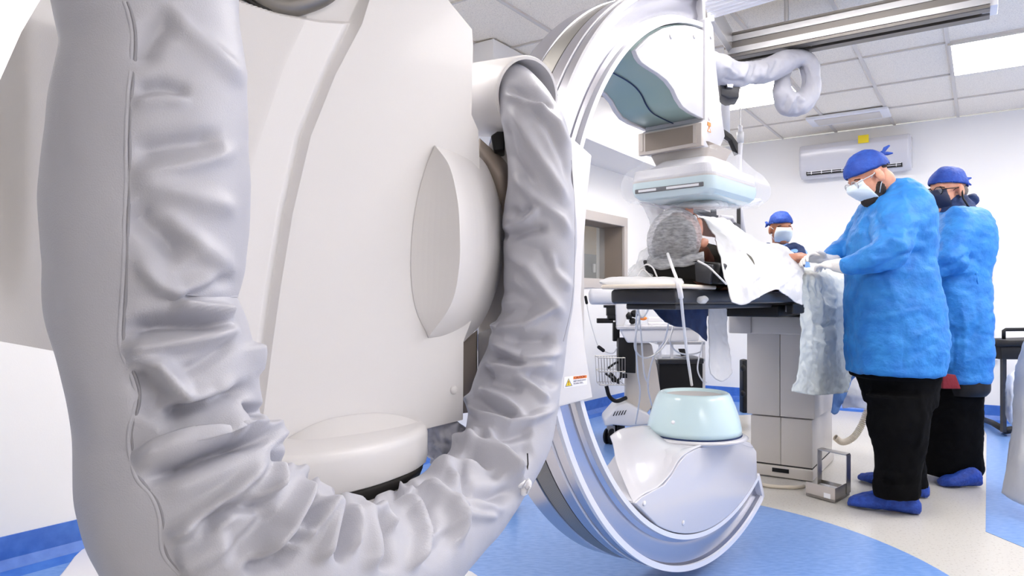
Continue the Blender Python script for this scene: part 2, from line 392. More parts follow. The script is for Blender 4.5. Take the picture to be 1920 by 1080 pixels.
MB().box(v3(mid-A2*.168, zb+.045), (.03, Wd*.86, .034), [AV*.9-ZV*.3, BV, ZV*.95+AV*.3]).build('air_slot', 'black', ac)
mb = MB()
for k in range(2): mb.box(v3(mid-A2*(.188-.006*k), zb+.040+.016*k), (.012, Wd*.84, .004), FR)
for k in range(9): mb.box(v3(mid+B2*(k-4)*Wd*.095-A2*.186, zb+.046), (.01, .006, .03), FR)
mb.build('louvre', 'white', ac)
MB().box(v3(WP(1625)-A2*.2095, H+(HY-271)/F*WP(1625)[1]+.01), (.003, .085, .07), FR).build('energy_sticker', 'yellow', ac)
# pale wall cabinet for cables at right
t = thing('wall_conduit', 'tall narrow white panel mounted on the wall beside the person in navy mask', 'panel', wp(1857, 685))
p = wp(1857, 560); MB().box(p-AV*.02, (.05, .115, 1.02), FR).build('back_panel', 'wall', t, bevel=.006)
MB().box(p-AV*.05, (.02, .06, .96), FR).build('cover_strip', 'white', t, bevel=.006)
MB().box(p-AV*.063+ZV*.2, (.006, .035, .12), FR).build('printed_strip', 'grid', t)
MB().box(p-AV*.03+ZV*.53, (.02, .02, .05), FR).build('top_pin', 'black', t, bevel=.003)

# ceiling rails
def rail_prof(o, w, h): return None
rt = thing('ceiling_rail', 'long grooved grey aluminium rail hanging under the ceiling tiles', 'rail', P(1612, 50, 3.4))
ra, rb = P(1366, 84, 3.78), P(1856, -4, 3.13); ra[2] = rb[2] = 2.36
dv = (rb-ra); L_ = np.linalg.norm(dv); dv /= L_; sv = np.cross(ZV, dv)
def bar(mb, off, z, wdt, ht, ext0=0, ext1=0): mb.box((ra+rb)/2+sv*off+ZV*z+dv*(ext1-ext0)/2, (L_+ext0+ext1, wdt, ht), [dv, sv, ZV])
mb = MB(); bar(mb, 0, .06, .16, .02); bar(mb, -.07, .0, .02, .12); bar(mb, .07, .0, .02, .12); bar(mb, -.045, -.055, .05, .012); bar(mb, .045, -.055, .05, .012); bar(mb, 0, .03, .03, .05)
mb.build('rail_profile', 'alud', rt)
mb = MB(); bar(mb, -.083, .035, .008, .03); bar(mb, -.083, -.03, .008, .03); mb.build('rail_lip', 'alu', rt)
MB().box(rb+dv*.0-sv*.0+ZV*.0, (.06, .13, .1), [dv, sv, ZV]).build('end_cap', 'white', rt, bevel=.004)
for x in (.3, .8): MB().tube([ra+dv*x+ZV*.06, ra+dv*x+ZV*.22], .012).build('hanger_rod', 'alu', rt)
wt = thing('ceiling_rail', 'broad white ribbed rail at the top edge right of the C ring', 'rail', P(1420, 10, 3.0))
a1, b1 = P(1322, 18, 2.75), P(1520, -28, 2.48); a1[2] = b1[2] = 2.19; dv = b1-a1; L2 = np.linalg.norm(dv); dv /= L2; sv = np.cross(ZV, dv)
ra, rb, L_ = a1, b1, L2
mb = MB(); bar(mb, .0, .0, .2, .05, 0, .3); mb.build('rail_profile', 'lip', wt, bevel=.006)
mb = MB(); [bar(mb, -.08+.032*k, -.03, .012, .02, 0, .3) for k in range(6)]; mb.build('rail_rib', 'label', wt, bevel=.002)
ct = thing('ceiling_crossbeam', 'grey steel crossbeam joining the two ceiling rails', 'beam', P(1350, 60, 3.2))
MB().prism([P(1326, 42, 3.05), P(1340, 40, 3.05), P(1374, 92, 3.72), P(1366, 100, 3.72)], ZV*.1).build('beam', 'alu', ct, bevel=.004)
MB().prism([P(1374, 88, 3.74), P(1384, 86, 3.74), P(1384, 98, 3.74), P(1374, 101, 3.74)], AV*.08).build('bracket', 'shellg', ct, bevel=.003)

# ------------------------------------------------------------------ angiography gantry
gan = thing('angiography_gantry', 'huge white C-arm x-ray machine filling the left and middle of the room', 'x-ray machine', (-.35, 1.6, 0))
# main body cover: a vertical shell whose plane runs from left-near to right-far
pa, pb = np.array([-.4615, 1.25]), np.array([-.092, 1.6]); pdir = (pb-pa)/np.linalg.norm(pb-pa); pn = np.array([pdir[1], -pdir[0]])
def pp(px, py, d=0):
    r = (px-HX)/F; k = (pa.dot(pn)+d)/(r*pn[0]+pn[1]); return np.array([k*r, k, H+(HY-py)/F*k])
ty = np.array([-130, 0, 55, 85, 215, 245, 300, 560, 640, 787, 803, 835, 862])
xr_ = np.array([725, 840, 885, 887, 884, 897, 899, 899, 869, 868, 803, 650, 520])
ly = np.array([-130, 0, 60, 150, 250, 340, 620, 640, 658, 690, 862]); xl_ = np.array([150, 75, 40, 0, -70, -120, -120, 0, 100, 250, 300])
rA = (np.array([-130, 45, 140, 255, 400, 540, 640, 900]), np.array([735, 650, 605, 558, 525, 502, 488, 445]))     # crest of the raised part
rB = (np.array([-130, 0, 45, 140, 255, 400, 540, 640, 900]), np.array([765, 693, 679, 629, 583, 549, 526, 512, 478]))
rC = (np.array([-130, 38, 130, 250, 310, 640, 900]), np.array([640, 572, 530, 490, 472, 430, 400]))
def sst(x): x = np.clip(x, 0, 1); return x*x*(3-2*x)
ys = np.unique(np.r_[np.linspace(-130, 862, 249), np.linspace(-32, 48, 180), ty, ly])
Gd = []
for y in ys:
    a, b = np.interp(y, ly, xl_), np.interp(y, ty, xr_)
    A_, B_, C_ = (float(np.interp(y, *q)) for q in (rA, rB, rC))
    br = [a, C_, A_-7, A_+7, B_-3, B_+2, b]; xs = np.concatenate([np.linspace(br[i], br[i+1], n_s, endpoint=False) for i, n_s in enumerate((50, 40, 16, 14, 8, 60))]+[[b]])
    ed = np.interp(xs, [380, 450, 520, 600, 650, 700], [-26, 0, 24, 40, 43, 40])   # top edge of the raised part
    left = np.where(xs > C_, .014-.008*(xs-C_)/np.maximum(A_-C_, 1), .014-(C_-xs)*5e-5)
    dip = -.020*(1-np.clip((xs-A_)/np.maximum(B_-A_, 4), 0, 1)**1.3)
    lo_ = np.where(xs < A_, -.020, dip)*sst((B_-xs)/5+.6)
    k = sst((A_-xs)/14+.5)*sst((y-ed)/5+.5)
    h = lo_*(1-k)+left*k
    h = h-.05*sst((75-xs)/90)**2*sst((640-y)/300)                  # rolls away at the far left
    h = h+.0035*np.exp(-((xs-b+4)/5)**2)*0
    Gd.append([pp(x, y, d) for x, d in zip(xs, h)])
Gd = np.array(Gd); body = MB().grid(Gd)
loop = np.vstack([Gd[0], Gd[1:, -1], Gd[-1, -2::-1], Gd[-2:0:-1, 0]]); bk = -v3(pn, 0)
lp = loop.mean(0)
body.grid(np.array([loop, loop+bk*.012+(lp-loop)*.006, loop+bk*.30+(lp-loop)*.03]), cv=True)
body.build('body_cover', 'shell', gan, smooth=False, post=None)
shade(gan.children[0].data, 40)
MB().lathe((0, 0, 0), [(.0, 0), (.0075, 0), (.009, -.003), (.009, -.008)], 24, cap=False)
p = pp(851, 731); mb = MB(); mb.ell(p, [v3(pdir, 0)*.0105, ZV*.0105, v3(pn, 0)*.006]); mb.build('cap_screw', 'shell', gan, smooth=True)
# dark curved trim above the raised part
t_ = spl([(540, -110, 0), (470, -90, 0), (455, -50, 0), (478, -12, 0), (505, 6, 0), (540, 10, 0), (580, 0, 0), (612, -16, 0), (640, -50, 0), (620, -90, 0), (545, -110, 0)], 90)
mb = MB(); mb.tube([pp(x, y, -.012) for x, y, _ in t_], .022, 14); mb.build('rotation_joint', 'alud', gan, smooth=True)
t_ = spl([(545, -126, 0), (460, -100, 0), (440, -50, 0), (470, 4, 0), (520, 19, 0), (545, 18, 0), (590, 5, 0), (625, -14, 0), (655, -55, 0), (630, -104, 0), (550, -126, 0)], 90)
mb = MB(); mb.tube([pp(x, y, -.002) for x, y, _ in t_], .0045, 10); mb.build('joint_seal', 'dark', gan, smooth=True)
# side hub drum: the round boss on the right flank
def arc(pts, n=80): return spl([(x, y, 0) for x, y in pts], n)[:, :2]
n_ = 80; ysb = np.linspace(273, 640, n_)
La = arc([(815, 272), (797, 318), (781, 380), (772, 450), (771, 520), (780, 580), (803, 632)]); Ca = arc([(816, 273), (842, 310), (857, 370), (862, 430), (861, 500), (846, 570), (803, 633)])
Ra = arc([(897, 292), (912, 312), (929, 355), (940, 410), (942, 468), (930, 535), (905, 600), (870, 641)])
L3 = np.array([pp(x, y, .001) for x, y in La]); C3 = np.array([pp(x, y, .076*math.sin(math.pi*i/(n_-1))**.6+.002) for i, (x, y) in enumerate(Ca)])
R3 = np.array([pp(x, y, -.045) for x, y in Ra])
S = []
for k in np.linspace(0, 1, 9): S.append(L3*(1-k)+C3*k+v3(pn, 0)*(-.008*math.sin(math.pi*k))*np.sin(np.pi*np.linspace(0, 1, n_))[:, None])
Cb = R3*.04+C3*.96
for k in np.linspace(0.02, 1, 14): S.append(C3*(1-k)+R3*k+v3(pn, 0)*.022*math.sin(math.pi*k*.9)*np.sin(np.pi*np.linspace(0, 1, n_))[:, None]**.7)
S.append(R3+bk*.10-v3(pdir, 0)*.03); hub = MB().grid(np.array(S)); hub.build('rotary_hub', 'shell', gan); shade(gan.children[-1].data, 28)
R3o = R3+v3(pdir, 0)*.004+bk*.012
MB().tube(R3o[4:-2], .0035, 8).build('hub_gap', 'dark', gan, smooth=True)
MB().ell(pp(937, 452, -.02), [v3(pdir, 0)*.006, ZV*.0075, v3(pn, 0)*.005]).build('hub_hole', 'black', gan, smooth=True)
# rim strip behind the hub
S = [R3+bk*.014+v3(pdir, 0)*.003, R3+bk*.02+v3(pdir, 0)*.022*np.sin(np.pi*np.linspace(.15, 1, n_))[:, None], R3+bk*.09+v3(pdir, 0)*.025*np.sin(np.pi*np.linspace(.15, 1, n_))[:, None]]
MB().grid(np.array(S)).build('hub_rim', 'shellg', gan, smooth=True)
# arm that carries the ring: block behind the sleeve, up to the ring's near side
blk = [(890, 262), (925, 262), (1070, 262), (1072, 730), (1000, 758), (930, 760), (872, 760), (872, 600), (898, 560)]
mb = MB(); mb.prism([P(x, y, 1.80) for x, y in [(893, 300), (925, 255), (1040, 262), (1040, 730), (960, 760), (893, 770)]], np.array([.10, .19, 0])); mb.build('ring_holder', 'shellg', gan, bevel=.012)
mb = MB(); mb.prism([P(x, y, 1.74) for x, y in [(895, 625), (930, 610), (930, 755), (895, 762)]], np.array([.01, .06, 0])); mb.build('holder_cover', 'shell', gan, bevel=.006)
mb = MB(); mb.prism([P(x, y, 1.72) for x, y in [(868, 640), (893, 620), (893, 772), (868, 775)]], np.array([.0, .06, 0])); mb.build('holder_gap', 'brown', gan)
S = [[P(x, y, Y) for x, y, Y in r] for r in ([(898, 262, 1.72), (915, 285, 1.70), (935, 300, 1.70), (952, 332, 1.72)], [(898, 300, 1.70), (915, 330, 1.67), (930, 380, 1.67), (948, 420, 1.70)])]
bb = bil([[q for q in r] for r in [[(898, 262, 1.76), (920, 282, 1.74), (945, 305, 1.74), (958, 335, 1.76)], [(898, 280, 1.72), (918, 305, 1.69), (940, 335, 1.69), (956, 375, 1.72)], [(899, 300, 1.76), (918, 335, 1.74), (935, 390, 1.73), (950, 440, 1.76)]]], 24, 24)
MB().grid(np.array([[P(*q) for q in r] for r in bb])).build('shoulder_cover', 'brown', gan, smooth=True, solid=.01)
MB().prism([P(x, y, 1.70) for x, y in [(920, 254), (932, 246), (946, 246), (946, 280), (926, 283)]], np.array([0, .08, 0])).build('cable_gland', 'black', gan, bevel=.004)
# hood where the sleeve leaves the body
hc0, hc1 = P(903, 187, 1.86), P(990, 182, 1.70); hd = hc1-hc0; hd /= np.linalg.norm(hd); hs = np.cross(hd, ZV); hs /= np.linalg.norm(hs); hu = np.cross(hs, hd)
a_ = np.linspace(0, 2*np.pi, 64, endpoint=False); rr = .098
def ring_(c, r): return c+r*(np.outer(np.cos(a_), hs)+np.outer(np.sin(a_), hu))
mb = MB(); mb.grid([ring_(hc0-hd*.12, rr-.005), ring_(hc0, rr-.002), ring_(hc1-hd*.006, rr), ring_(hc1, rr-.003), ring_(hc1, rr-.010), ring_(hc1-hd*.03, rr-.012), ring_(hc1-hd*.15, rr-.012), ring_(hc1-hd*.15, .002)], cv=True)
mb.build('sleeve_hood', 'shell', gan); shade(gan.children[-1].data, 40)
aa = np.linspace(np.pi*.78, np.pi*1.05, 12)
MB().tube([hc0-hd*.10+(hc1-hd*.004-hc0+hd*.10)*k+(rr+.0005)*(math.cos(2.92)*hs+math.sin(2.92)*hu) for k in np.linspace(0, 1, 12)], .0018, 6).build('hood_seam', 'dark', gan)
# lower turning disc and the floor-standing base
DO = np.array([(-.177, 1.44), (-.195, 1.36), (-.25, 1.255), (-.315, 1.185), (-.375, 1.15), (-.47, 1.13), (-.56, 1.18), (-.60, 1.30), (-.55, 1.45), (-.42, 1.56), (-.27, 1.56), (-.19, 1.51), (-.177, 1.44)])
DO = spl(DO, 120)[:-1]; dm = DO.mean(0)
def ol(k, z): return np.stack([dm[0]+(DO[:, 0]-dm[0])*k, dm[1]+(DO[:, 1]-dm[1])*k, np.full(len(DO), z)], 1)
mb = MB().grid([ol(.2, .745), ol(.9, .741), ol(.97, .737), ol(.99, .732), ol(1, .722), ol(1, .675), ol(.99, .666), ol(.95, .662)], cv=True, capu=True); mb.build('turning_disc', 'shell', gan); shade(gan.children[-1].data, 50)
La = arc([(500, 858), (540, 822), (600, 791), (660, 778), (720, 775), (770, 785), (802, 802)]); Cx = np.linspace(505, 802, n_); Cy = np.interp(Cx, [500, 560, 620, 680, 740, 780, 803], [874, 862, 850, 838, 822, 811, 803])
L3 = np.array([pp(x, y, .001) for x, y in La]); C3 = np.array([P(x, y, F*.2665/(y-HY)+.012) for x, y in zip(Cx, Cy)])
MB().grid(np.array([L3*(1-k)+C3*k+np.array([0, 0, -.012*math.sin(math.pi*k)])*np.sin(np.pi*np.linspace(0, 1, n_))[:, None] for k in np.linspace(0, 1, 12)])).build('disc_fillet', 'shell', gan, smooth=True)
MB().grid([ol(.96, .663), ol(.96, .655), ol(.93, .640), ol(.90, .636)], cv=True, capu=True).build('disc_gap', 'dark', gan, smooth=True)
MB().grid([ol(1.0, .0), ol(.93, .06), ol(.92, .10), ol(.92, .637)], cv=True, capu=True).build('base_column', 'shell', gan); shade(gan.children[-1].data, 40)
jl = ol(.92, .3); jx = HX+F*jl[:, 0]/jl[:, 1]; ji = min((i for i in range(len(jl)) if jl[i, 1] < 1.5), key=lambda i: abs(jx[i]-709))
MB().box(jl[ji]+np.array([0, 0, .08]), (.008, .012, .5), [np.array([.8, -.6, 0]), np.array([.6, .8, 0]), ZV]).build('column_joint', 'dark', gan)
fp = spl([(-1.0, .9), (-1.45, 1.6), (-1.60, 2.42), (-1.68, 2.80), (-1.3, 3.0), (-.6, 2.82), (-.26, 2.57), (-.14, 2.50), (-.07, 2.30), (-.1, 1.9), (-.2, 1.4), (-.45, .95)], 60)
mb = MB(); mb.prism([v3(p, .004) for p in fp], ZV*.022); mb.build('floor_plate', 'shell', gan, bevel=.008)

# ---- C ring
a0, a1 = math.radians(-62.3), math.radians(-264.5)
def sweep(prof, ang0=a0, ang1=a1, n=150, closed=True):
    R = []
    for a in np.linspace(ang0, ang1, n): R.append([RP((r)*math.cos(a), CZ+r*math.sin(a), -w) for r, w in prof])
    return MB().grid(np.array(R), cv=closed, capu=closed)
W_ = .235
ring = sweep([(RI+.014, .0), (RI+.016, .014), (RI+.03, .02), (RI+.045, .016), (RI+.075, .022), (RO-.022, .018), (RO-.016, .002), (RO-.001, .0), (RO, .012), (RO, .088), (RO-.008, .090), (RO-.008, .162), (RO, .164), (RO, W_), (RI+.014, W_)])
ro = ring.build('c_ring', 'metal', gan); shade(ro.data, 30)
lo = sweep([(RI, -.004), (RI+.016, -.004), (RI+.016, .016), (RI+.012, .05), (RI+.012, W_-.03), (RI+.016, W_-.02), (RI+.016, W_+.004), (RI, W_+.004), (RI, .1)]).build('inner_rim', 'lip', gan); shade(lo.data, 40); lo['label'] = 'white inner rim of the ring'
sweep([(RO-.017, -.004), (RO+.002, -.004), (RO+.002, .008), (RO-.017, .008)]).build('outer_rim', 'lip', gan)
sweep([(RO-.007, .094), (RO-.003, .094), (RO-.003, .160), (RO-.007, .160)]).build('drive_belt', 'belt', gan)['label'] = 'dark hatched metal belt'
sweep([(RO-.006, .0885), (RO-.001, .0885), (RO-.001, .0935), (RO-.006, .0935)]).build('belt_groove', 'dark', gan)
sweep([(RO-.006, -.0), (RO-.006, -.0), (RO-.006, -.0)][:0] or [(RO+.0005, .04), (RO+.003, .04), (RO+.003, .046), (RO+.0005, .046)]).build('ring_trim', 'lip', gan)
# end caps of the ring
def endface(ang, name, d):
    n = np.array([*(U2*-math.sin(ang)), math.cos(ang)])*d
    pts = [RP(r*math.cos(ang), CZ+r*math.sin(ang), -w) for r, w in ((RI, -.004), (RO, -.004), (RO, W_), (RI, W_))]
    MB().prism(pts, n*.022).build(name, 'shellb', gan, bevel=.003)
endface(a1, 'ring_end', -1); endface(a0, 'ring_end', 1)
def small(px, py, d, r=.008, m='white', nm='cap_screw', h=.004):
    t, z = rpx(px, py, d); MB().ell(RP(t, z, d), [UV*r, ZV*r, NV*h], 16, 8).build(nm, m, gan, smooth=True)
# plate on the near side with the caution label
hp = [(1056, 258), (1073, 258), (1110, 291), (1102, 370), (1094, 470), (1090, 560), (1097, 650), (1112, 746), (1042, 765), (1030, 700), (1030, 400)]
hq = [rpx(x, y, .03) for x, y in hp]
MB().prism([RP(t, z, .03) for t, z in hq], -NV*.03).build('holder_plate', 'shell', gan, bevel=.004)
MB().prism([RP(t, z, -.0) for t, z in [rpx(x, y, .0) for x, y in [(1045, 262), (1070, 262), (1072, 740), (1045, 745)]]], -NV*.24).build('holder_block', 'shellg', gan)
def sticker(px0, py0, px1, py1, py0r, py1r, d, name, m, parent, lift=.0008):
    pts = [RP(*rpx(x, y, d), d) for x, y in ((px0, py0), (px1, py0r), (px1, py1r), (px0, py1))]
    return MB().prism(pts, NV*lift).build(name, m, parent)
st = sticker(1057.5, 707, 1100.5, 728, 702.5, 721, .0301, 'caution_label', 'label', gan)
st['label'] = 'white caution sticker with a yellow triangle'
def tri(pts, d, m, nm, par, lift): MB().prism([RP(*rpx(x, y, d), d) for x, y in pts], NV*lift).build(nm, m, par)
tri([(1066, 709), (1073, 723.5), (1059.5, 725.5)], .031, 'ink', 'warning_triangle', st, .0004)
tri([(1066, 711.5), (1071, 722.5), (1061.3, 723.8)], .0315, 'yellow', 'warning_triangle', st, .0004)
tri([(1065.4, 714.5), (1066.8, 714.3), (1066.6, 719.3), (1065.8, 719.4)], .032, 'inkred', 'exclamation_mark', st, .0004)
tri([(1065.5, 720.3), (1066.8, 720.1), (1066.8, 721.6), (1065.5, 721.8)], .032, 'inkred', 'exclamation_mark', st, .0004)
tri([(1075, 706), (1100, 703.4), (1100, 708.4), (1075, 711.3)], .031, 'orange', 'heading_bar', st, .0004)
def text(body, px, py, d, size, m, par, nm='lettering', squeeze=1., plane=None):
    cu = bpy.data.curves.new(nm, 'FONT'); cu.body = body; cu.size = size; cu.align_x = 'LEFT'; cu.extrude = .00015; cu.materials.append(M[m])
    o = bpy.data.objects.new(nm, cu); COL.objects.link(o); bpy.context.view_layer.update(); me_ = bpy.data.meshes.new_from_object(o.evaluated_get(bpy.context.evaluated_depsgraph_get())); bpy.data.objects.remove(o); o = bpy.data.objects.new(nm, me_); COL.objects.link(o); t, z = rpx(px, py, d); p = RP(t, z, d)
    o.matrix_world = Matrix(((U2[0]*squeeze, 0, N2[0], p[0]), (U2[1]*squeeze, 0, N2[1], p[1]), (0, 1, 0, p[2]), (0, 0, 0, 1)))
    bpy.context.view_layer.update(); mw = o.matrix_world.copy(); o.parent = par; o.matrix_parent_inverse = Matrix.Identity(4) if par.parent is None else (par.matrix_world.inverted()); o.matrix_world = mw
    return o
text('CAUTION', 1077, 710.8, .0322, .0095, 'inkred', st, squeeze=1.15)
text('KEEP HANDS AWAY', 1075.5, 716.6, .0322, .0062, 'ink', st)
text('MOVING STEEL...', 1075.5, 721.3, .0322, .0062, 'ink', st)
# ---- upper detector arm: S-curved cheek plates with a teal underside
S1 = [rpx(x, y) for x, y in [(1188, 95), (1193, 108), (1200, 118), (1214, 128), (1232, 139), (1248, 152), (1260, 168), (1268, 186), (1278, 201), (1292, 211), (1322, 226)]]
top_ = [rpx(x, y) for x, y in [(1322, 60), (1300, 51), (1282, 48), (1262, 49), (1240, 54), (1215, 69)]]
ck = S1+top_
MB().prism([RP(t, z, .006) for t, z in ck], -NV*.016).build('detector_arm', 'shellb', gan, bevel=.0025)['label'] = 'white cheek plate of the detector arm'
ck2 = [(t-.004, z+.006) for t, z in ck]
uo = MB().prism([RP(t, z, -.010) for t, z in ck2], -NV*.215).build('arm_underside', 'teal', gan, bevel=.003); uo['label'] = 'teal underside of the detector arm'
MB().prism([RP(t, z, -.225) for t, z in ck], -NV*.02).build('detector_arm', 'shellb', gan, bevel=.004)
sc_ = spl([(t, z-.0035, 0) for t, z in [(x-.004, y+.006) for x, y in S1]], 60)
MB().grid([[RP(t, z, -.108-k) for t, z, _ in sc_] for k in (0, .005)]).build('underside_seam', 'navy', gan, solid=.0012)
t0_, z0_ = S1[-1]; tq, zq = rpx(1322, 26)
for px, py in ((1258, 68), (1302, 68)): small(px, py, .007, .0085)
# detector column, right of the cheek plate
tc_, _ = rpx(1324, 150, .016)
col_pts = [rpx(x, y, .014) for x, y in [(1323, 34), (1330, 32), (1338, 50), (1342, 108), (1350, 190), (1360, 256), (1348, 283), (1318, 273), (1318, 228), (1323, 226)]]
MB().prism([RP(t, z, .014) for t, z in col_pts], -NV*.24).build('detector_column', 'shellb', gan, bevel=.005)
for px, py in ((1333, 68), (1330, 222)): small(px, py, .015, .008)
tz = [rpx(x, y, .014) for x, y in ((1318, 229), (1318, 273))]
ca, cb = tz[0][0]-.012, tz[0][1]-.002; cz0 = tz[1][1]
MB().prism([RP(ca, cb, .014), RP(ca, cz0, .014), RP(ca, cz0-.004, -.235), RP(ca, cb-.002, -.235)], UV*.02).build('column_front', 'steelf', gan, bevel=.002)
MB().prism([RP(ca-.002, cb-.006, -.012), RP(ca-.002, cz0+.012, -.012), RP(ca-.002, cz0+.008, -.205), RP(ca-.002, cb-.008, -.205)], UV*.004).build('column_recess', 'brown', gan)
for dd in (-.004, -.214): MB().prism([RP(ca-.003, cb-.006, dd), RP(ca-.003, cz0+.01, dd), RP(ca-.003, cz0+.01, dd-.012), RP(ca-.003, cb-.006, dd-.012)], UV*.004).build('recess_rail', 'steelf', gan)
w1 = sticker(1326.5, 228, 1332.5, 235, 231, 238, .0151, 'warning_label', 'orange', gan)
tri([(1329.5, 236), (1333, 249), (1326, 246)], .0152, 'orange', 'warning_triangle', w1, .0006); tri([(1329.6, 240), (1331.3, 246.6), (1327.6, 245.4)], .0159, 'label', 'warning_triangle', w1, .0004)
# neck between column and detector
DCT = (.012, -.075)                                # centre of the detector in (t, n)
def rrect(hx, hy, r, n=8):
    o = []
    for cx_, cy_, a in ((hx-r, hy-r, 0), (-hx+r, hy-r, 90), (-hx+r, -hy+r, 180), (hx-r, -hy+r, 270)):
        for k in range(n+1): b = math.radians(a+90*k/n); o.append((cx_+r*math.cos(b), cy_+r*math.sin(b)))
    return o
def stack(levels, c=DCT):                          # (half u, half n, radius, z)
    return MB().grid([[RP(c[0]+x, z, c[1]+y) for x, y in rrect(hx, hy, r)] for hx, hy, r, z in levels], cv=True, capu=True)
stack([(.09, .10, .02, 1.505), (.11, .115, .03, 1.545), (.115, .12, .02, 1.56)], (.02, -.10)).build('column_foot', 'brown', gan, smooth=False)
stack([(.185, .14, .03, 1.432), (.17, .135, .05, 1.47), (.12, .11, .05, 1.50), (.10, .10, .04, 1.51)]).build('detector_hood', 'shellb', gan); shade(gan.children[-1].data, 35)
stack([(.205, .158, .04, 1.428), (.205, .158, .04, 1.436), (.20, .153, .04, 1.466), (.19, .145, .04, 1.470)]).build('detector_top', 'shellb', gan); shade(gan.children[-1].data, 35)
stack([(.2065, .1595, .04, 1.423), (.2065, .1595, .04, 1.429)]).build('detector_seam', 'shellg', gan)
dl = stack([(.165, .12, .03, 1.362), (.185, .14, .035, 1.366), (.2, .155, .04, 1.380), (.207, .160, .04, 1.40), (.206, .159, .04, 1.424)]).build('flat_panel_detector', 'pteal', gan); shade(dl.data, 30); dl['label'] = 'pale teal flat detector head'
fu = DCT[0]-.2075
mb = MB(); mb.box(RP(fu, 1.392, DCT[1]-.0), (.006, .262, .016), RFR); sl = mb.build('detector_handle', 'black', gan, bevel=.003)
MB().box(RP(fu-.003, 1.392, DCT[1]+.055), (.004, .12, .008), RFR).build('handle_grip', 'white', sl); MB().box(RP(fu-.003, 1.392, DCT[1]-.080), (.004, .07, .008), RFR).build('handle_grip', 'white', sl)
MB().box(RP(DCT[0]-.188, 1.461, DCT[1]+.0), (.02, .07, .014), RFR).build('detector_grille', 'shellg', gan, bevel=.002)
# ---- lower x-ray tube housing
B1 = [rpx(x, y) for x, y in [(1188, 943), (1200, 931), (1222, 919), (1243, 908), (1257, 890), (1270, 868), (1284, 851), (1305, 840), (1345, 831), (1385, 824), (1404, 829), (1416, 846)]]
ang = np.linspace(math.radians(-63), math.radians(-118), 22)
arcp = [((RI-.003)*math.cos(a), CZ+(RI-.003)*math.sin(a)) for a in ang]
tL = min(B1[0][0], arcp[-1][0]); arcp = [q for q in arcp if q[0] > B1[0][0]+.005]
tr = (RI-.003)*math.cos(ang[0]); B1 = [q for q in B1 if q[0] < tr+.03]
MB().prism([RP(t, z, .006) for t, z in B1+arcp], -NV*.022).build('tube_cheek', 'shellb', gan, bevel=.004)
B0 = [(t, z+.004) for t, z in B1]
hs_ = [(-.575, .44), (-.56, .50), (-.52, .525), (-.45, .535), (-.3, .53), (-.1, .50), (.15, .49), (.33, .47), (.40, .40), (.415, .335)]
ang2 = np.linspace(math.radians(-62.5), math.radians(-131), 28); arc2 = [((RI-.004)*math.cos(a), CZ+(RI-.004)*math.sin(a)) for a in ang2]
hous = MB().prism([RP(t, z, -.008) for t, z in B0+arcp], -NV*.226); ho = hous.build('tube_housing', 'shellb', gan, bevel=.004)
def dpt(x, y, d): return RP(*rpx(x, y, d), d)
R0 = [(1144, 818, -.20), (1162, 806, -.21), (1190, 800, -.22), (1216, 799, -.22), (1245, 812, -.20), (1300, 826, -.15), (1360, 826, -.12), (1402, 834, -.10)]
R1 = [(1150, 836, -.16), (1170, 830, -.15), (1200, 826, -.14), (1226, 824, -.13), (1254, 828, -.11), (1302, 831, -.06), (1360, 829, -.045), (1405, 837, -.04)]
R2 = [(1156, 868, -.12), (1178, 868, -.09), (1208, 862, -.08), (1234, 852, -.075), (1262, 842, -.06), (1305, 838, -.015), (1360, 833, -.012), (1407, 840, -.012)]
R3 = [(1172, 908, -.06), (1192, 908, -.035), (1220, 898, -.03), (1245, 880, -.03), (1270, 852, -.02), (1310, 835, .0), (1362, 826, .0), (1410, 836, .0)]
R4 = [(1187, 944, .0), (1206, 928, .004), (1232, 915, .004), (1256, 890, .005), (1277, 858, .005), (1312, 838, .006), (1364, 828, .006), (1412, 840, .006)]
gg = bil([R0, R1, R2, R3, R4], 36, 90); MB().grid(np.array([[dpt(*q) for q in r] for r in gg])).build('housing_top', 'shellb', gan, smooth=True, solid=.004)
# left wing of the housing with its notch, and the domed top
BC = RP(.0, 0, -.09); BCx, BCy = P(1301, 0, 2.60)[:2]
gx, gy = BCx, BCy
mb = MB(); lv = []
for z, rx, ry, dx in ((.44, .14, .06, -.09), (.476, .18, .12, -.05), (.490, .200, .18, -.012), (.498, .196, .19, 0), (.507, .18, .18, 0)):
    a = np.linspace(0, 2*np.pi, 72, endpoint=False); lv.append(np.stack([gx+dx*N2[0]+rx*np.cos(a), gy+dx*N2[1]+ry*np.sin(a), np.full(72, z)], 1))
mb.grid(lv, cv=True, capu=True); mb.build('housing_dome', 'shellb', gan, smooth=True)
co = MB().lathe((gx, gy, 0), [(.172, .513), (.171, .53), (.163, .57), (.150, .61), (.136, .645), (.128, .658), (.120, .662), (.112, .660), (.104, .652), (.10, .640)], 96).build('tube_cone', 'pteal', gan, smooth=True); co['label'] = 'pale teal conical collimator cover'
MB().lathe((gx, gy, 0), [(.169, .500), (.1735, .506), (.1735, .511), (.169, .515)], 96).build('cone_gap', 'navy', gan, smooth=True)
MB().lathe((gx, gy, 0), [(.103, .648), (.103, .651)], 64).build('cone_window', 'shellg', gan)
for px, py in ((1262, 792),): 
    q = P(px, py, gy-.168); MB().ell(q, [np.array([.007, 0, 0]), np.array([0, .006, 0]), ZV*.007], 14, 8).build('cap_screw', 'white', gan, smooth=True)
for px, py in ((1208, 944), (1281, 980)): small(px, py, .007, .0085)

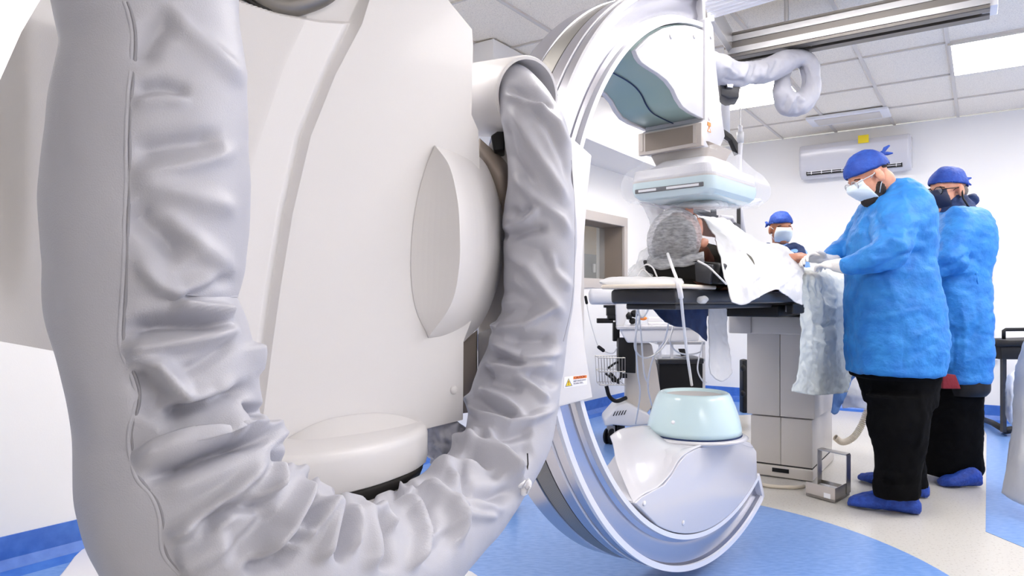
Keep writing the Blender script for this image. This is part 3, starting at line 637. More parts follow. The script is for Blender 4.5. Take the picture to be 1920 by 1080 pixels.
# ------------------------------------------------------------------ the big grey cable sleeve
slv = thing('cable_sleeve', 'huge wrinkled pale grey fabric cable sleeve hanging in a U across the foreground', 'cable sleeve', (-.35, .9, .5))
ctrl = [(262, -230, .86, 180), (266, -100, .83, 182), (268, 0, .80, 182), (286, 110, .80, 172), (277, 230, .79, 190), (270, 370, .79, 199), (270, 490, .79, 193), (262, 565, .79, 180), (287, 640, .79, 181),
        (305, 720, .79, 180), (315, 800, .80, 182), (334, 892, .80, 197), (394, 998, .82, 196), (492, 1066, .87, 186), (600, 1087, .96, 165), (700, 1068, 1.08, 132), (790, 1008, 1.24, 105), (872, 938, 1.40, 88),
        (930, 868, 1.52, 80), (958, 800, 1.60, 82), (968, 730, 1.65, 83), (990, 650, 1.66, 71), (1008, 560, 1.66, 66), (1012, 480, 1.66, 68), (1011, 400, 1.66, 68), (1014, 320, 1.66, 61), (1003, 245, 1.67, 61), (984, 195, 1.68, 50), (962, 160, 1.72, 40), (940, 150, 1.78, 34)]
def cyl_fix(c):                                    # a vertical tube far off the axis looks wider: take that out
    out = []
    for i, (x, y, Y, r) in enumerate(c):
        a_, b_ = c[max(0, i-1)], c[min(len(c)-1, i+1)]; w = abs(b_[1]-a_[1])/(math.hypot(b_[0]-a_[0], b_[1]-a_[1])+1e-6)
        aL, aR = math.atan((x-r-HX)/F), math.atan((x+r-HX)/F); m_ = (aL+aR)/2; hf = (aR-aL)/2
        out.append((x+w*w*(HX+F*math.tan(m_)-x), y, Y, r+w*w*(F*math.sin(hf)/math.cos(m_)-r)))
    return out
sp_ = spl(cyl_fix(ctrl), 620)
for j in range(4): sp_[:, j] = np.r_[sp_[:7, j], np.convolve(sp_[:, j], np.ones(15)/15, 'valid'), sp_[-7:, j]]
cpt = np.array([P(x, y, Y) for x, y, Y, r in sp_]); crr = sp_[:, 3]*sp_[:, 2]/F
crr = np.array([np.mean(crr[max(0, i-4):i+5]) for i in range(len(crr))])
V_ = 1.9
folds = [  # pixel polyline, width px, height m
 # near leg, upper
 ([(245, 170), (300, 160), (360, 175)], 13, -.006), ([(245, 195), (310, 185), (360, 190)], 12, .004), ([(300, 10), (350, 60), (420, 120), (455, 165)], 18, .006), ([(255, 120), (290, 60), (330, 20)], 22, -.006),
 ([(240, 285), (320, 270), (420, 262)], 20, -.007), ([(240, 345), (310, 352), (400, 380), (455, 400)], 20, .005), ([(240, 385), (300, 430), (350, 490)], 26, -.010), ([(240, 330), (340, 312), (450, 280)], 16, .004),
 ([(250, 480), (300, 530), (340, 545), (430, 520)], 17, .008), ([(250, 400), (320, 420), (430, 500), (460, 505)], 20, .006), ([(330, 560), (400, 532), (440, 520)], 12, -.007),
 ([(318, 573), (370, 583), (440, 590)], 13, .012), ([(225, 620), (290, 605), (360, 602), (435, 608)], 15, -.016), ([(225, 655), (300, 650), (380, 637), (450, 615)], 13, .012),
 ([(235, 670), (300, 685), (335, 730), (355, 748), (400, 742), (470, 715)], 16, .014), ([(330, 700), (370, 685), (440, 640)], 12, -.006), ([(245, 690), (290, 740), (270, 790)], 26, -.010), ([(290, 800), (350, 770), (420, 745), (480, 722)], 16, -.018),
 ([(245, 865), (320, 845), (400, 815), (450, 780), (470, 765)], 19, .013), ([(268, 902), (340, 875), (430, 838), (512, 815)], 10, -.022), ([(430, 822), (455, 800), (500, 795)], 10, .008),
 ([(300, 930), (380, 900), (450, 870), (515, 850)], 18, .004), ([(310, 1015), (370, 975), (430, 925), (500, 862)], 15, .012), ([(360, 995), (420, 955), (480, 945), (520, 948)], 14, -.014),
 ([(378, 1002), (430, 968), (490, 930), (525, 880)], 13, .008), ([(420, 1055), (480, 1000), (520, 950)], 16, -.008), ([(485, 1045), (530, 995), (560, 940), (575, 895)], 14, .013), ([(500, 930), (515, 890), (518, 862)], 10, .008),
 ([(330, 1060), (380, 1040), (440, 1010)], 22, .010), ([(455, 1075), (520, 1055), (560, 1020)], 14, -.012), ([(545, 1020), (575, 990), (590, 935)], 8, -.012), ([(563, 1015), (590, 975), (612, 935)], 10, .012),
 # bottom run
 ([(585, 870), (583, 905), (570, 960), (540, 1010)], 7, -.016), ([(622, 935), (612, 980), (595, 1060)], 12, .012), ([(640, 940), (645, 990), (640, 1060)], 9, -.016), ([(650, 945), (662, 990), (655, 1040)], 8, .010),
 ([(672, 935), (690, 980), (700, 1040), (690, 1075)], 13, .009), ([(688, 948), (715, 975), (735, 1000)], 8, .012), ([(700, 965), (722, 1020), (730, 1075)], 11, -.014), ([(740, 932), (770, 960), (781, 1010), (765, 1075)], 9, .015),
 ([(740, 925), (752, 915), (780, 925)], 8, .008), ([(765, 930), (795, 950), (820, 1000)], 12, -.014), ([(760, 905), (800, 917), (838, 950), (857, 990), (856, 1030)], 9, .014), ([(790, 1060), (830, 1020), (850, 985)], 16, -.006),
 ([(752, 915), (780, 912), (810, 908)], 8, -.012), ([(800, 875), (840, 888), (858, 912), (900, 945), (950, 955)], 11, .011), ([(850, 905), (880, 925), (925, 935), (975, 915)], 14, -.012), ([(935, 970), (880, 968), (830, 945)], 8, .008),
 ([(808, 868), (840, 876), (900, 875), (950, 885)], 8, .010), ([(870, 845), (905, 868), (945, 890)], 12, -.014), ([(832, 838), (862, 828), (905, 842), (945, 872), (985, 910)], 10, .013),
 ([(848, 900), (862, 885), (870, 905), (888, 930)], 9, -.009), ([(838, 1000), (858, 960), (862, 930)], 9, .006),
 # far leg
 ([(922, 625), (935, 650), (975, 672), (1055, 660)], 9, .013), ([(925, 620), (985, 610), (1010, 592), (1045, 570)], 8, .010), ([(945, 635), (1000, 640), (1045, 640)], 13, -.013), ([(908, 684), (960, 692), (1040, 682)], 8, .011), ([(915, 662), (950, 668), (985, 686)], 9, -.011),
 ([(962, 700), (1000, 728), (1030, 755)], 8, .009), ([(890, 700), (930, 715), (985, 730)], 12, -.010), ([(900, 725), (950, 755), (985, 788)], 8, .012), ([(985, 700), (1030, 710), (1050, 725)], 10, -.009),
 ([(876, 752), (905, 785), (955, 800), (990, 790), (1045, 762)], 8, .014), ([(890, 745), (930, 770), (965, 785)], 8, -.010), ([(912, 800), (922, 835), (945, 870), (970, 895)], 9, .012), ([(925, 815), (960, 815), (1000, 808)], 11, -.010), ([(940, 845), (975, 850), (1000, 840)], 16, -.008), ([(875, 850), (890, 828), (895, 800)], 8, .008),
 ([(945, 175), (985, 192), (1030, 205)], 7, .007), ([(950, 165), (1000, 180), (1040, 200)], 9, -.008), ([(955, 195), (985, 250), (1020, 310), (1070, 390)], 11, .009), ([(975, 185), (1030, 235), (1060, 300), (1075, 360)], 9, -.007), ([(1000, 190), (1045, 230), (1066, 280)], 7, .006),
 ([(945, 225), (960, 290), (1000, 350)], 10, -.007), ([(960, 325), (1000, 370), (1050, 410), (1070, 450)], 10, .009), ([(945, 432), (985, 415), (1012, 388)], 7, .010), ([(945, 445), (990, 432), (1030, 425)], 9, -.012), ([(950, 395), (975, 400), (1000, 388)], 9, -.007),
 ([(950, 470), (990, 500), (1030, 560), (1060, 600)], 11, .010), ([(965, 455), (1010, 470), (1060, 520)], 12, -.006), ([(1025, 470), (1050, 520), (1070, 545)], 9, .007), ([(940, 540), (980, 560), (1010, 580)], 14, -.008), ([(930, 590), (960, 575), (1000, 585)], 9, -.008)]
folds += [([(455, 768), (500, 772)], 9, -.014), ([(505, 853), (550, 862)], 8, -.014), ([(575, 900), (592, 935)], 7, -.012), ([(634, 910), (642, 955)], 7, -.012), ([(695, 920), (692, 965)], 7, -.010), ([(742, 905), (748, 940)], 7, -.010),
          ([(470, 640), (500, 700)], 16, .008), ([(500, 790), (530, 830)], 12, .008), ([(560, 870), (600, 900)], 12, .006), ([(915, 605), (935, 615)], 8, .006), ([(900, 690), (925, 700)], 8, -.008), ([(870, 745), (890, 750)], 9, .008), ([(935, 440), (950, 440)], 8, -.006)]
def slpost(v, n):
    L = strokes(v, n, folds, True, .8)
    out = v+n*(L*V_)[:, None]
    d = np.array([nz(p, 9, 3)*.004+nz(p, 22, 8)*.0015 for p in v]); return out+n*d[:, None]
mb = MB().tube(cpt, crr, seg=220, cap=False)
so = mb.build('sleeve_body', 'fabric', slv, post=lambda v, n: slpost(v, n)); shade(so.data)
# seam cord: follows the sleeve's face
def on_surface(o, poly, n=160, lift=.002):
    bpy.context.view_layer.update(); dg = bpy.context.evaluated_depsgraph_get(); out = []
    inv = o.matrix_world.inverted(); O = inv @ Vector((0, 0, H))
    for x, y in spl([(a, b, 0) for a, b in poly], n)[:, :2]:
        d = (P(x, y, 1.0)-np.array([0, 0, H])); dw = (inv.to_3x3() @ Vector(d)).normalized()
        hit, loc, nn, _ = o.ray_cast(O, dw)
        if hit: out.append(np.array(o.matrix_world @ (loc+nn*lift)))
    return out
sm_ = on_surface(so, [(232, 2), (245, 40), (249, 90), (242, 150), (236, 230), (236, 330), (233, 430), (230, 520), (226, 590), (223, 640), (228, 668), (248, 705), (258, 735), (252, 770), (241, 800), (240, 840), (248, 880), (260, 908), (275, 915), (288, 940), (300, 970), (300, 1030), (315, 1055), (338, 1078)], lift=-.0015)
k5 = np.ones(9)/9
def smooth_path(p): p = np.array(p); q = p.copy(); [q.__setitem__((slice(4, -4), i), np.convolve(p[:, i], k5, 'valid')) for i in range(3)]; return q
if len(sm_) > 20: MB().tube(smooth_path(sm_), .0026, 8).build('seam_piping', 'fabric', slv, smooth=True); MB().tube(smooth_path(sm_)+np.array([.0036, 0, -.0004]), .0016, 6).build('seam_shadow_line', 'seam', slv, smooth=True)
sm_ = on_surface(so, [(1071, 300), (1076, 360), (1078, 430), (1076, 520), (1070, 580), (1056, 640)], lift=-.001)
if len(sm_) > 20: MB().tube(smooth_path(sm_), .0018, 8).build('seam_piping', 'seam', slv, smooth=True)
# cable tie bunch at the outer elbow
tie = MB().ell(P(982, 917, 1.43), [v3((.012, 0), 0), np.array([0, .012, 0]), ZV*.014]); tie.ell(P(990, 908, 1.42), [v3((.008, 0), 0), np.array([0, .008, 0]), ZV*.011]); tie.ell(P(972, 906, 1.42), [v3((.018, 0), -.0), np.array([0, .014, 0]), ZV*.010])
tie.tube([P(980, 915, 1.41), P(986, 903, 1.40), P(992, 897, 1.40)], .0016); tie.tube([P(988, 925, 1.42), P(994, 912, 1.41)], .002)
tie.build('cable_tie', 'white', slv, smooth=True)
MB().tube([P(x, y, 1.45) for x, y in ((984, 905), (987, 890), (990, 870), (989, 850))], .0015).build('tie_cord', 'dark', slv)

# ------------------------------------------------------------------ patient table
TO = np.array([.62, 2.6]); ANG = 34.2
def T(s, b, z): p = TO+A2*s+B2*b; return np.array([p[0], p[1], z])
tab = thing('examination_table', 'grey pedestal x-ray table with a thin black floating top', 'examination table', T(1.9, .02, 0))
def tprism(mb, pts, z, h): return mb.prism([T(s, b, z) for s, b in pts], ZV*h)
ex = [(-.36, -.10), (-.37, .02), (-.36, .13), (-.10, .15), (.15, .22), (2.6, .24), (2.6, -.24), (.15, -.22), (-.10, -.14)]
tprism(MB(), ex, .992, .048).build('table_top', 'tabled', tab, bevel=.012)
tprism(MB(), [(-.28, -.08), (-.28, .10), (.1, .13), (2.5, .16), (2.5, -.16), (.1, -.13)], .972, .022).build('top_underside', 'tabled', tab, bevel=.006)
for b in (-.19, .19):
    MB().box(T(1.75, b*1.18, .965), (1.9, .03, .045), FR).build('side_rail', 'black', tab, bevel=.006)
MB().box(T(1.75, 0, .955), (1.85, .34, .055), FR).build('table_carriage', 'black', tab, bevel=.01)
MB().box(T(.95, .21, .967), (.14, .05, .03), FR).build('rail_clamp', 'alu', tab, bevel=.004)
# pedestal: lines run with the room
pc = np.array([1.52, 3.92])
def K(s, b, z): p = pc+A2*s+B2*b; return np.array([p[0], p[1], z])
kb = .0
MB().box(K(.30, -.01, .868), (.84, .50, .10), FR).build('pedestal_head', 'column', tab, bevel=.008)
MB().box(K(.30, -.01, .925), (.80, .42, .014), FR).build('head_gap', 'black', tab)
MB().box(K(-.125, -.19, .868), (.012, .12, .095), FR).build('head_cap', 'shellg', tab, bevel=.004)
for b in (-.0925, .0925): MB().box(K(.32, b-.005, .582), (.64, .182, .466), FR).build('upper_shell', 'column', tab, bevel=.003)
MB().box(K(.32, -.005, .582), (.62, .345, .455), FR).build('upper_core', 'dark', tab)
for b in (-.084, .084): MB().box(K(.325, b-.005, .205), (.61, .166, .27), FR).build('lower_shell', 'column', tab, bevel=.003)
MB().box(K(.325, -.005, .205), (.585, .33, .26), FR).build('lower_core', 'dark', tab)
MB().box(K(.325, -.005, .035), (.66, .35, .06), FR).build('pedestal_foot', 'column', tab, bevel=.006)
MB().box(K(-.006, .0, .045), (.01, .09, .022), FR).build('foot_slot', 'black', tab)
MB().box(K(.32, -.005, .069), (.60, .335, .008), FR).build('foot_gap', 'dark', tab)
cord = thing('floor_cable', 'thick pale cable lying on the floor around the pedestal foot', 'cable', G(1450, 915))
MB().tube([G(x, y)+ZV*.012 for x, y in spl([(1412, 905), (1430, 912), (1460, 917), (1500, 918), (1530, 915)], 30)[:, :2]] if False else [G(*q)+ZV*.012 for q in [(1414, 906), (1422, 911), (1440, 915), (1462, 917), (1490, 918), (1508, 916)]], .010).build('cable_run', 'coil', cord, smooth=True)
# padded headrest board and mattress edge
pad = tag(tprism(MB(), [(-.40, -.11), (-.41, .0), (-.40, .14), (-.34, .158), (-.05, .165), (-.05, -.15), (-.34, -.145)], 1.042, .014).build('table_pad', 'cream', None, bevel=.006), 'cream foam board lying on the head end of the table', 'pad')
tw = bil([[(1125, 527, 2.44), (1150, 521, 2.46), (1210, 520, 2.40), (1262, 522, 2.34), (1278, 524, 2.40)], [(1124, 529, 2.40), (1150, 525, 2.38), (1210, 526, 2.32), (1262, 527, 2.26), (1280, 527, 2.34)], [(1126, 531, 2.39), (1152, 536, 2.36), (1212, 537, 2.29), (1262, 536, 2.22), (1281, 532, 2.33)]], 14, 40)
tag(MB().grid(np.array([[P(*q) for q in r] for r in tw])).build('folded_towel', 'drape', smooth=True, solid=.006, post=lambda v, n: v+n*np.array([nz(p, 30)*.003 for p in v])[:, None]), 'white towel laid over the head end of the table', 'towel')
# shaped black head support
hb = thing('head_support', 'black moulded head support under the patient', 'head support', T(-.02, 0, 1.04))
mb = MB()
mb.prism([P(1202, 486, 2.50), P(1212, 518, 2.50), P(1348, 533, 2.36), P(1350, 492, 2.36), P(1302, 489, 2.36), P(1262, 497, 2.44)], AV*.34); mb.build('support_block', 'black', hb, bevel=.012)
MB().prism([P(1302, 492, 2.350), P(1304, 528, 2.350), P(1330, 533, 2.345), P(1336, 496, 2.345)], AV*.03).build('support_facet', 'tabled', hb, bevel=.004)
gel = pxgrid([[(1216, 480, 2.62), (1240, 474, 2.62), (1280, 472, 2.58), (1320, 476, 2.52)], [(1214, 492, 2.48), (1240, 482, 2.46), (1280, 480, 2.42), (1320, 480, 2.38)], [(1216, 500, 2.45), (1240, 503, 2.42), (1268, 500, 2.40), (1320, 490, 2.36)]], 16, 30)
tag(MB().grid(gel).build('gel_cushion', 'cap_net', smooth=True, solid=.01, post=lambda v, n: v+n*np.array([nz(p, 28)*.012 for p in v])[:, None]), 'pillow wrapped in wrinkled clear film under the patient head', 'pillow')

# ------------------------------------------------------------------ people
def unit(v): v = np.asarray(v, float); return v/np.linalg.norm(v)
def hand_shapes(mb, wrist, d, palm, thumb, curl=.6, s=1.0, spread=.12):
    d = unit(d); palm = unit(palm-d*np.dot(palm, d)); side = unit(thumb-d*np.dot(thumb, d)-palm*np.dot(thumb, palm))
    w = np.asarray(wrist, float)
    mb.ell(w+d*.048*s, [d*.056*s, side*.043*s, palm*.017*s], 20, 10)
    mb.capsule([w-d*.02*s, w+d*.03*s], [.026*s, .028*s])
    for k, (o, ln) in enumerate(((.030, .072), (.011, .080), (-.009, .075), (-.028, .060))):
        b = w+d*.085*s+side*o*s; q = [b-d*.02*s, b]; a = spread*(1.5-k)*.5; dd = d*math.cos(a)+side*math.sin(a); c = 0
        for f in (.45, .32, .23):
            c += curl*(.9 if f == .45 else 1.1); q.append(q[-1]+(dd*math.cos(c)+palm*math.sin(c))*ln*f*s)
        mb.capsule(q, [.0105*s, .0100*s, .0092*s, .0085*s, .0072*s], 10, 3)
    b = w+d*.022*s+side*.026*s; td = unit(side*.8+d*.6+palm*.3)
    mb.capsule([b, b+td*.036*s, b+td*.058*s+d*.014*s, b+td*.072*s+d*.034*s], [.0145*s, .012*s, .0105*s, .008*s], 10, 3)
class Head:
    def __init__(s, c, fwd, up, k=1.0):
        s.c = np.asarray(c, float); s.f = unit(fwd); u = np.asarray(up, float); s.u = unit(u-s.f*s.f.dot(u)); s.s = np.cross(s.u, s.f); s.k = k
    def p(s, x, y, z): return s.c+(s.f*x+s.s*y+s.u*z)*s.k
    def ax(s, a, b, c): return [s.f*a*s.k, s.s*b*s.k, s.u*c*s.k]
    def e(s, mb, x, y, z, a, b, c, seg=20, r=12): mb.ell(s.p(x, y, z), s.ax(a, b, c), seg, r)
    def shapes(s, mb):
        s.e(mb, -.008, 0, .04, .096, .077, .086); s.e(mb, .03, 0, -.03, .062, .062, .088); s.e(mb, .046, 0, -.098, .036, .04, .030); s.e(mb, .0, 0, -.07, .05, .055, .045)
        s.e(mb, .096, 0, -.028, .018, .014, .026); s.e(mb, .102, 0, -.042, .014, .017, .012); s.e(mb, .074, 0, .018, .018, .05, .013); s.e(mb, .082, 0, -.072, .014, .026, .011)
        for q in (-1, 1): s.e(mb, -.006, q*.081, -.016, .021, .013, .036); s.e(mb, .0, q*.084, -.036, .012, .010, .014); s.e(mb, .060, q*.042, -.03, .022, .018, .022)
    def eyes(s, root):
        for q in (-1, 1):
            mb = MB(); s.e(mb, .077, q*.031, -.004, .013, .015, .0105, 14, 8); eo = mb.build('eye', 'label', root, smooth=True)
            mb = MB(); s.e(mb, .0865, q*.031, -.004, .0045, .006, .006, 12, 8); mb.build('pupil', 'hair', eo, smooth=True)
            mb = MB(); mb.capsule([s.p(.084, q*.014, .016), s.p(.082, q*.034, .021), s.p(.070, q*.050, .014)], [.0035, .004, .003], 8, 3); mb.build('eyebrow', 'hair', root, smooth=True)
    def cap(s, root, m='cap', tie=None, hi=.060, tilt=.25):
        mb = MB(); cz = hi; f2 = s.f*math.cos(tilt)+s.u*math.sin(tilt)*-0; R = []
        for i in range(15):
            e = -.18+(math.pi/2*.99+.18)*i/14; a = np.linspace(0, 2*np.pi, 40, endpoint=False)
            q = np.outer(np.cos(a)*math.cos(e)*.1045-.008, s.f)+np.outer(np.sin(a)*math.cos(e)*.0845, s.s)+(math.sin(e)*.092+cz-.014+.018*np.cos(a)*max(0, 1-i/6))[:, None]*s.u
            R.append(s.c+q*s.k)
        R.insert(0, R[0]*.985+s.c*.015+s.u*.01)
        mb.grid(R, cv=True, capu=True)
        o = mb.build('surgical_cap', m, root, smooth=True, post=lambda v, n: v+n*np.array([nz(p, 26, 5)*.006+nz(p, 60, 1)*.002 for p in v])[:, None])
        if tie:
            mb = MB(); b = s.p(*tie); mb.ell(b, s.ax(.014, .014, .014), 12, 8); mb.capsule([b, b-s.f*.022+s.u*.014, b-s.f*.045+s.u*.016], [.008, .010, .005], 8, 3); mb.capsule([b, b-s.f*.02-s.u*.012, b-s.f*.04-s.u*.022], [.008, .009, .004], 8, 3); mb.build('cap_tie', m, o, smooth=True)
        return o
    def mask(s, root, m='mask', strap='mask'):
        R = []
        for i in range(16):
            z = .010-.110*i/15; w = .074*math.sin(math.pi*(.26+.52*(1-i/15)))**.6; dep = .118-.030*(i/15)**2+.012*math.exp(-((i-3)/3)**2)-.02*(1-math.sin(math.pi*(.15+.8*i/15)))
            row = []
            for j in range(25):
                a = -1.15+2.3*j/24; row.append(s.p(.012+(dep-.012)*math.cos(a)**.8, w*math.sin(a)*1.02, z*1.0-.004*math.cos(a)+.0018*math.sin(i*2.4)))
            R.append(row)
        o = MB().grid(np.array(R)).build('face_mask', m, root, smooth=True, solid=.003)
        for q in (-1, 1):
            MB().tube([s.p(.03, q*.066, -.008), s.p(.012, q*.080, .006), s.p(-.015, q*.086, .008), s.p(-.022, q*.082, -.01)], .0018, 6).build('ear_loop', strap, o, smooth=True)
            MB().tube([s.p(.028, q*.060, -.088), s.p(.008, q*.074, -.055), s.p(-.018, q*.083, -.03)], .0018, 6).build('ear_loop', strap, o, smooth=True)
        return o
    def glasses(s, root, m='black', r=.024):
        mb = MB()
        for q in (-1, 1):
            a = np.linspace(0, 2*np.pi, 28); mb.tube([s.p(.100-abs(math.cos(t))*.003, q*.034+math.cos(t)*r*1.15, -.002+math.sin(t)*r*.85) for t in a], .0024, 6)
            mb.tube([s.p(.098, q*.062, .004), s.p(.06, q*.076, .004), s.p(.0, q*.082, .002)], .0028, 6)
        mb.tube([s.p(.102, -.008, .002), s.p(.108, 0, .006), s.p(.102, .008, .002)], .0024, 6)
        o = mb.build('glasses', m, root, smooth=True)
        for q in (-1, 1):
            mb = MB(); s.e(mb, .100, q*.034, -.002, .0012, r*1.1, r*.8, 16, 8); mb.build('lens', 'glass', o, smooth=True)
def rows(mb, data, Yc, seg=36):                    # stacked rings: (py, px left, px right, half depth, dY)
    R = []
    D = spl([(r[0], 0, *r[1:]) for r in data], len(data)*5)
    for py, _, xl, xr, hd, dy in D:
        Y = Yc+dy; c = P((xl+xr)/2, py, Y); rx = (xr-xl)/2*Y/F; a = np.linspace(0, 2*np.pi, seg, endpoint=False)
        ca_, sa_ = np.sign(np.cos(a))*abs(np.cos(a))**.85, np.sign(np.sin(a))*abs(np.sin(a))**.85
        R.append(np.stack([c[0]+rx*ca_, c[1]+hd*sa_, np.full(seg, c[2])], 1))
    return mb.grid(R, cv=True, capu=True)
def shoe(mb, heel, toe, h=.075, w=.05):
    heel, toe = np.asarray(heel, float), np.asarray(toe, float); d = unit(toe-heel); s_ = np.cross(ZV, d); L = np.linalg.norm(toe-heel); R = []
    for t, ww, hh in ((0, .35, .5), (.05, .7, .85), (.2, .85, 1.15), (.35, .85, 1.2), (.5, .9, .95), (.7, 1.05, .72), (.87, .95, .55), (.96, .65, .4), (1, .3, .22)):
        a = np.linspace(0, 2*np.pi, 24, endpoint=False); c = heel+d*L*t
        R.append(np.array([c+s_*w*ww*math.cos(x)*1.0+ZV*max(.003, (math.sin(x)*.5+.5)*h*hh+.003) for x in a]))
    return mb.grid(R, cv=True, capu=True)
def cloth_post(sc1=7, a1=.010, sc2=20, a2=.004, S=(), seed=0, st=(1, 1, 1)):
    def f(v, n):
        q = v*np.array(st); d = np.array([nz(p, sc1, seed)*a1+(abs(nz(p, sc2, seed+4))-.3)*a2+nz(p, 45, seed)*.0012 for p in q])
        if len(S): d = d+strokes(v, n, S)
        return v+n*d[:, None]
    return f

# --- person 1: bearded, blue gown, working over the patient
Y1 = 3.35
p1 = thing('person', 'bearded person in glasses, white mask and blue gown, leaning over the patient with gloved hands', 'person', P(1668, 950, Y1)*[1, 1, 0])
hd1 = Head(P(1629, 331, Y1-.02), (-.85, .0, -.50), (-.42, .05, .9), .99)
mb = MB(); hd1.shapes(mb)
mb.capsule([hd1.p(-.045, 0, -.05), P(1660, 362, Y1), P(1676, 395, Y1)], [.056, .066, .085])
mb.capsule([P(1672, 420, Y1), P(1670, 520, Y1), P(1672, 600, Y1)], [.12, .14, .14])
for dy, xt, xb in ((-.11, 1690, 1682), (.10, 1668, 1664)): mb.capsule([P(1678, 620, Y1+dy*.6), P(xt, 780, Y1+dy), P(xb+8, 925, Y1+dy)], [.07, .045, .03])
NW, FW = P(1574, 499, 3.26), P(1546, 486, 3.50)
mb.capsule([P(1688, 405, 3.20), P(1672, 474, 3.12), NW], [.05, .04, .026]); mb.capsule([P(1640, 405, 3.55), P(1590, 462, 3.58), FW], [.05, .04, .026])
bd = mb.build('body', 'skin', p1, voxel=.007, sm=4)
hd1.eyes(p1)
mb = MB(); hd1.e(mb, .036, 0, -.098, .060, .058, .044); hd1.e(mb, .010, .0, -.070, .040, .0705, .052); hd1.e(mb, .045, 0, -.128, .034, .036, .026); mb.build('beard', 'hair', p1, voxel=.006, sm=3, post=lambda v, n: v+n*np.array([nz(p, 90)*.003 for p in v])[:, None])
mb = MB(); hd1.e(mb, -.050, 0, .018, .055, .070, .028); mb.build('hair', 'hair', p1, smooth=True)
hd1.cap(p1, 'cap', (-.122, -.01, .062), .052); hd1.mask(p1); hd1.glasses(p1, 'alu')
g1 = [(337, 1670, 1697, .06, 0), (342, 1662, 1705, .09, 0), (352, 1653, 1713, .14, 0), (366, 1641, 1721, .18, 0), (382, 1626, 1728, .21, 0), (410, 1614, 1735, .225, 0), (440, 1606, 1740, .22, 0), (490, 1598, 1742, .20, 0), (540, 1592, 1750, .205, 0), (600, 1592, 1762, .215, 0), (650, 1595, 1764, .215, 0), (694, 1596, 1757, .21, 0), (700, 1598, 1756, .208, 0)]
mb = MB(); rows(mb, g1, Y1)
mb.capsule([P(1684, 398, 3.24), P(1668, 474, 3.11), P(1634, 486, 3.11), P(1594, 497, 3.19)], [.105, .088, .068, .045])
mb.capsule([P(1642, 400, 3.52), P(1592, 458, 3.60), P(1553, 481, 3.52)], [.09, .062, .042])
gs1 = [([(1627, 405), (1622, 430), (1626, 450), (1634, 462)], 5, -.02), ([(1690, 345), (1700, 400), (1712, 440)], 5, .006), ([(1640, 400), (1655, 430), (1690, 450)], 6, -.008), ([(1660, 445), (1690, 450), (1700, 470)], 6, .010), ([(1640, 470), (1660, 455), (1680, 450)], 5, .010),
       ([(1600, 515), (1650, 505), (1690, 480), (1740, 470)], 5, -.016), ([(1610, 525), (1660, 515), (1710, 490)], 5, .008), ([(1690, 425), (1720, 415), (1738, 425)], 6, .008), ([(1700, 440), (1725, 445), (1742, 455)], 6, -.008),
       ([(1600, 600), (1640, 595), (1690, 590), (1740, 580)], 5, .006), ([(1610, 615), (1660, 612), (1700, 600)], 6, -.006), ([(1695, 600), (1697, 650), (1693, 698)], 3, -.007), ([(1700, 640), (1730, 625), (1755, 610)], 6, .007), ([(1705, 665), (1735, 655), (1758, 640)], 6, -.007), ([(1620, 540), (1650, 560), (1680, 565)], 7, -.006), ([(1615, 470), (1645, 480), (1680, 470)], 5, -.006)]
gw = mb.build('surgical_gown', 'gown', p1, voxel=.011, sm=6, post=cloth_post(7, .012, 17, .010, gs1, 2, (.9, .9, 1.5)))
mb = MB(); mb.tube(spl([tuple(q) for q in [P(1700, 490, 3.17), P(1720, 478, 3.20), P(1742, 471, 3.30)]], 14), .006, 8); mb.ell(P(1744, 470, 3.27), [v3((.014, 0), 0), np.array([0, .012, 0]), ZV*.010]); mb.capsule([P(1744, 470, 3.26), P(1752, 478, 3.25), P(1757, 488, 3.25)], [.006, .008, .004], 8, 3); mb.capsule([P(1744, 470, 3.26), P(1752, 466, 3.25), P(1758, 470, 3.25)], [.006, .007, .004], 8, 3); mb.build('gown_tie', 'gown', gw, smooth=True)
mb = MB()
rows(mb, [(640, 1606, 1752, .17, 0), (690, 1610, 1752, .18, 0), (730, 1624, 1748, .17, 0), (760, 1628, 1744, .16, 0)], Y1)
rows(mb, [(740, 1626, 1742, .095, 0), (790, 1630, 1740, .10, 0), (840, 1640, 1730, .09, 0), (890, 1644, 1722, .085, 0), (915, 1640, 1722, .085, 0), (934, 1642, 1720, .08, 0)], Y1-.10)
rows(mb, [(740, 1632, 1738, .09, 0), (790, 1640, 1736, .09, 0), (840, 1646, 1730, .085, 0), (890, 1652, 1734, .08, 0), (912, 1650, 1738, .08, 0)], Y1+.12)
mb.build('trousers', 'trouser', p1, voxel=.011, sm=5, post=cloth_post(9, .008, 25, .006, [([(1650, 890), (1690, 895), (1718, 885)], 4, .008), ([(1648, 905), (1690, 912), (1715, 902)], 4, -.008), ([(1720, 720), (1735, 780), (1718, 850)], 5, .006)], 5))
mb = MB(); rows(mb, [(690, 1602, 1748, .185, 0), (704, 1603, 1748, .185, 0), (708, 1610, 1746, .175, 0)], Y1); mb.build('lead_skirt', 'trouser', p1, smooth=True)
sc = lambda m: m.build('shoe_cover', 'shoe', p1, smooth=True, subs=1, post=lambda v, n: v+n*np.array([nz(p, 28, 2)*.007+nz(p, 60)*.003 for p in v])[:, None]*np.clip(v[:, 2:]/.02, 0, 1))
sc(shoe(MB(), G(1728, 966)+[0, 0, 0], G(1588, 948), .105, .062)); sc(shoe(MB(), G(1740, 936), G(1612, 900), .10, .055))
mb = MB(); gd = unit(P(1530, 490, 3.40)-NW); hand_shapes(mb, NW+gd*.0, gd, unit(np.array([.1, .5, -.8])), unit(np.array([-.1, .9, .5])), .42, 1.0); mb.capsule([P(1590, 499, 3.21), NW+gd*.02], [.041, .031]); mb.build('glove', 'glove', p1, voxel=.004, sm=2)
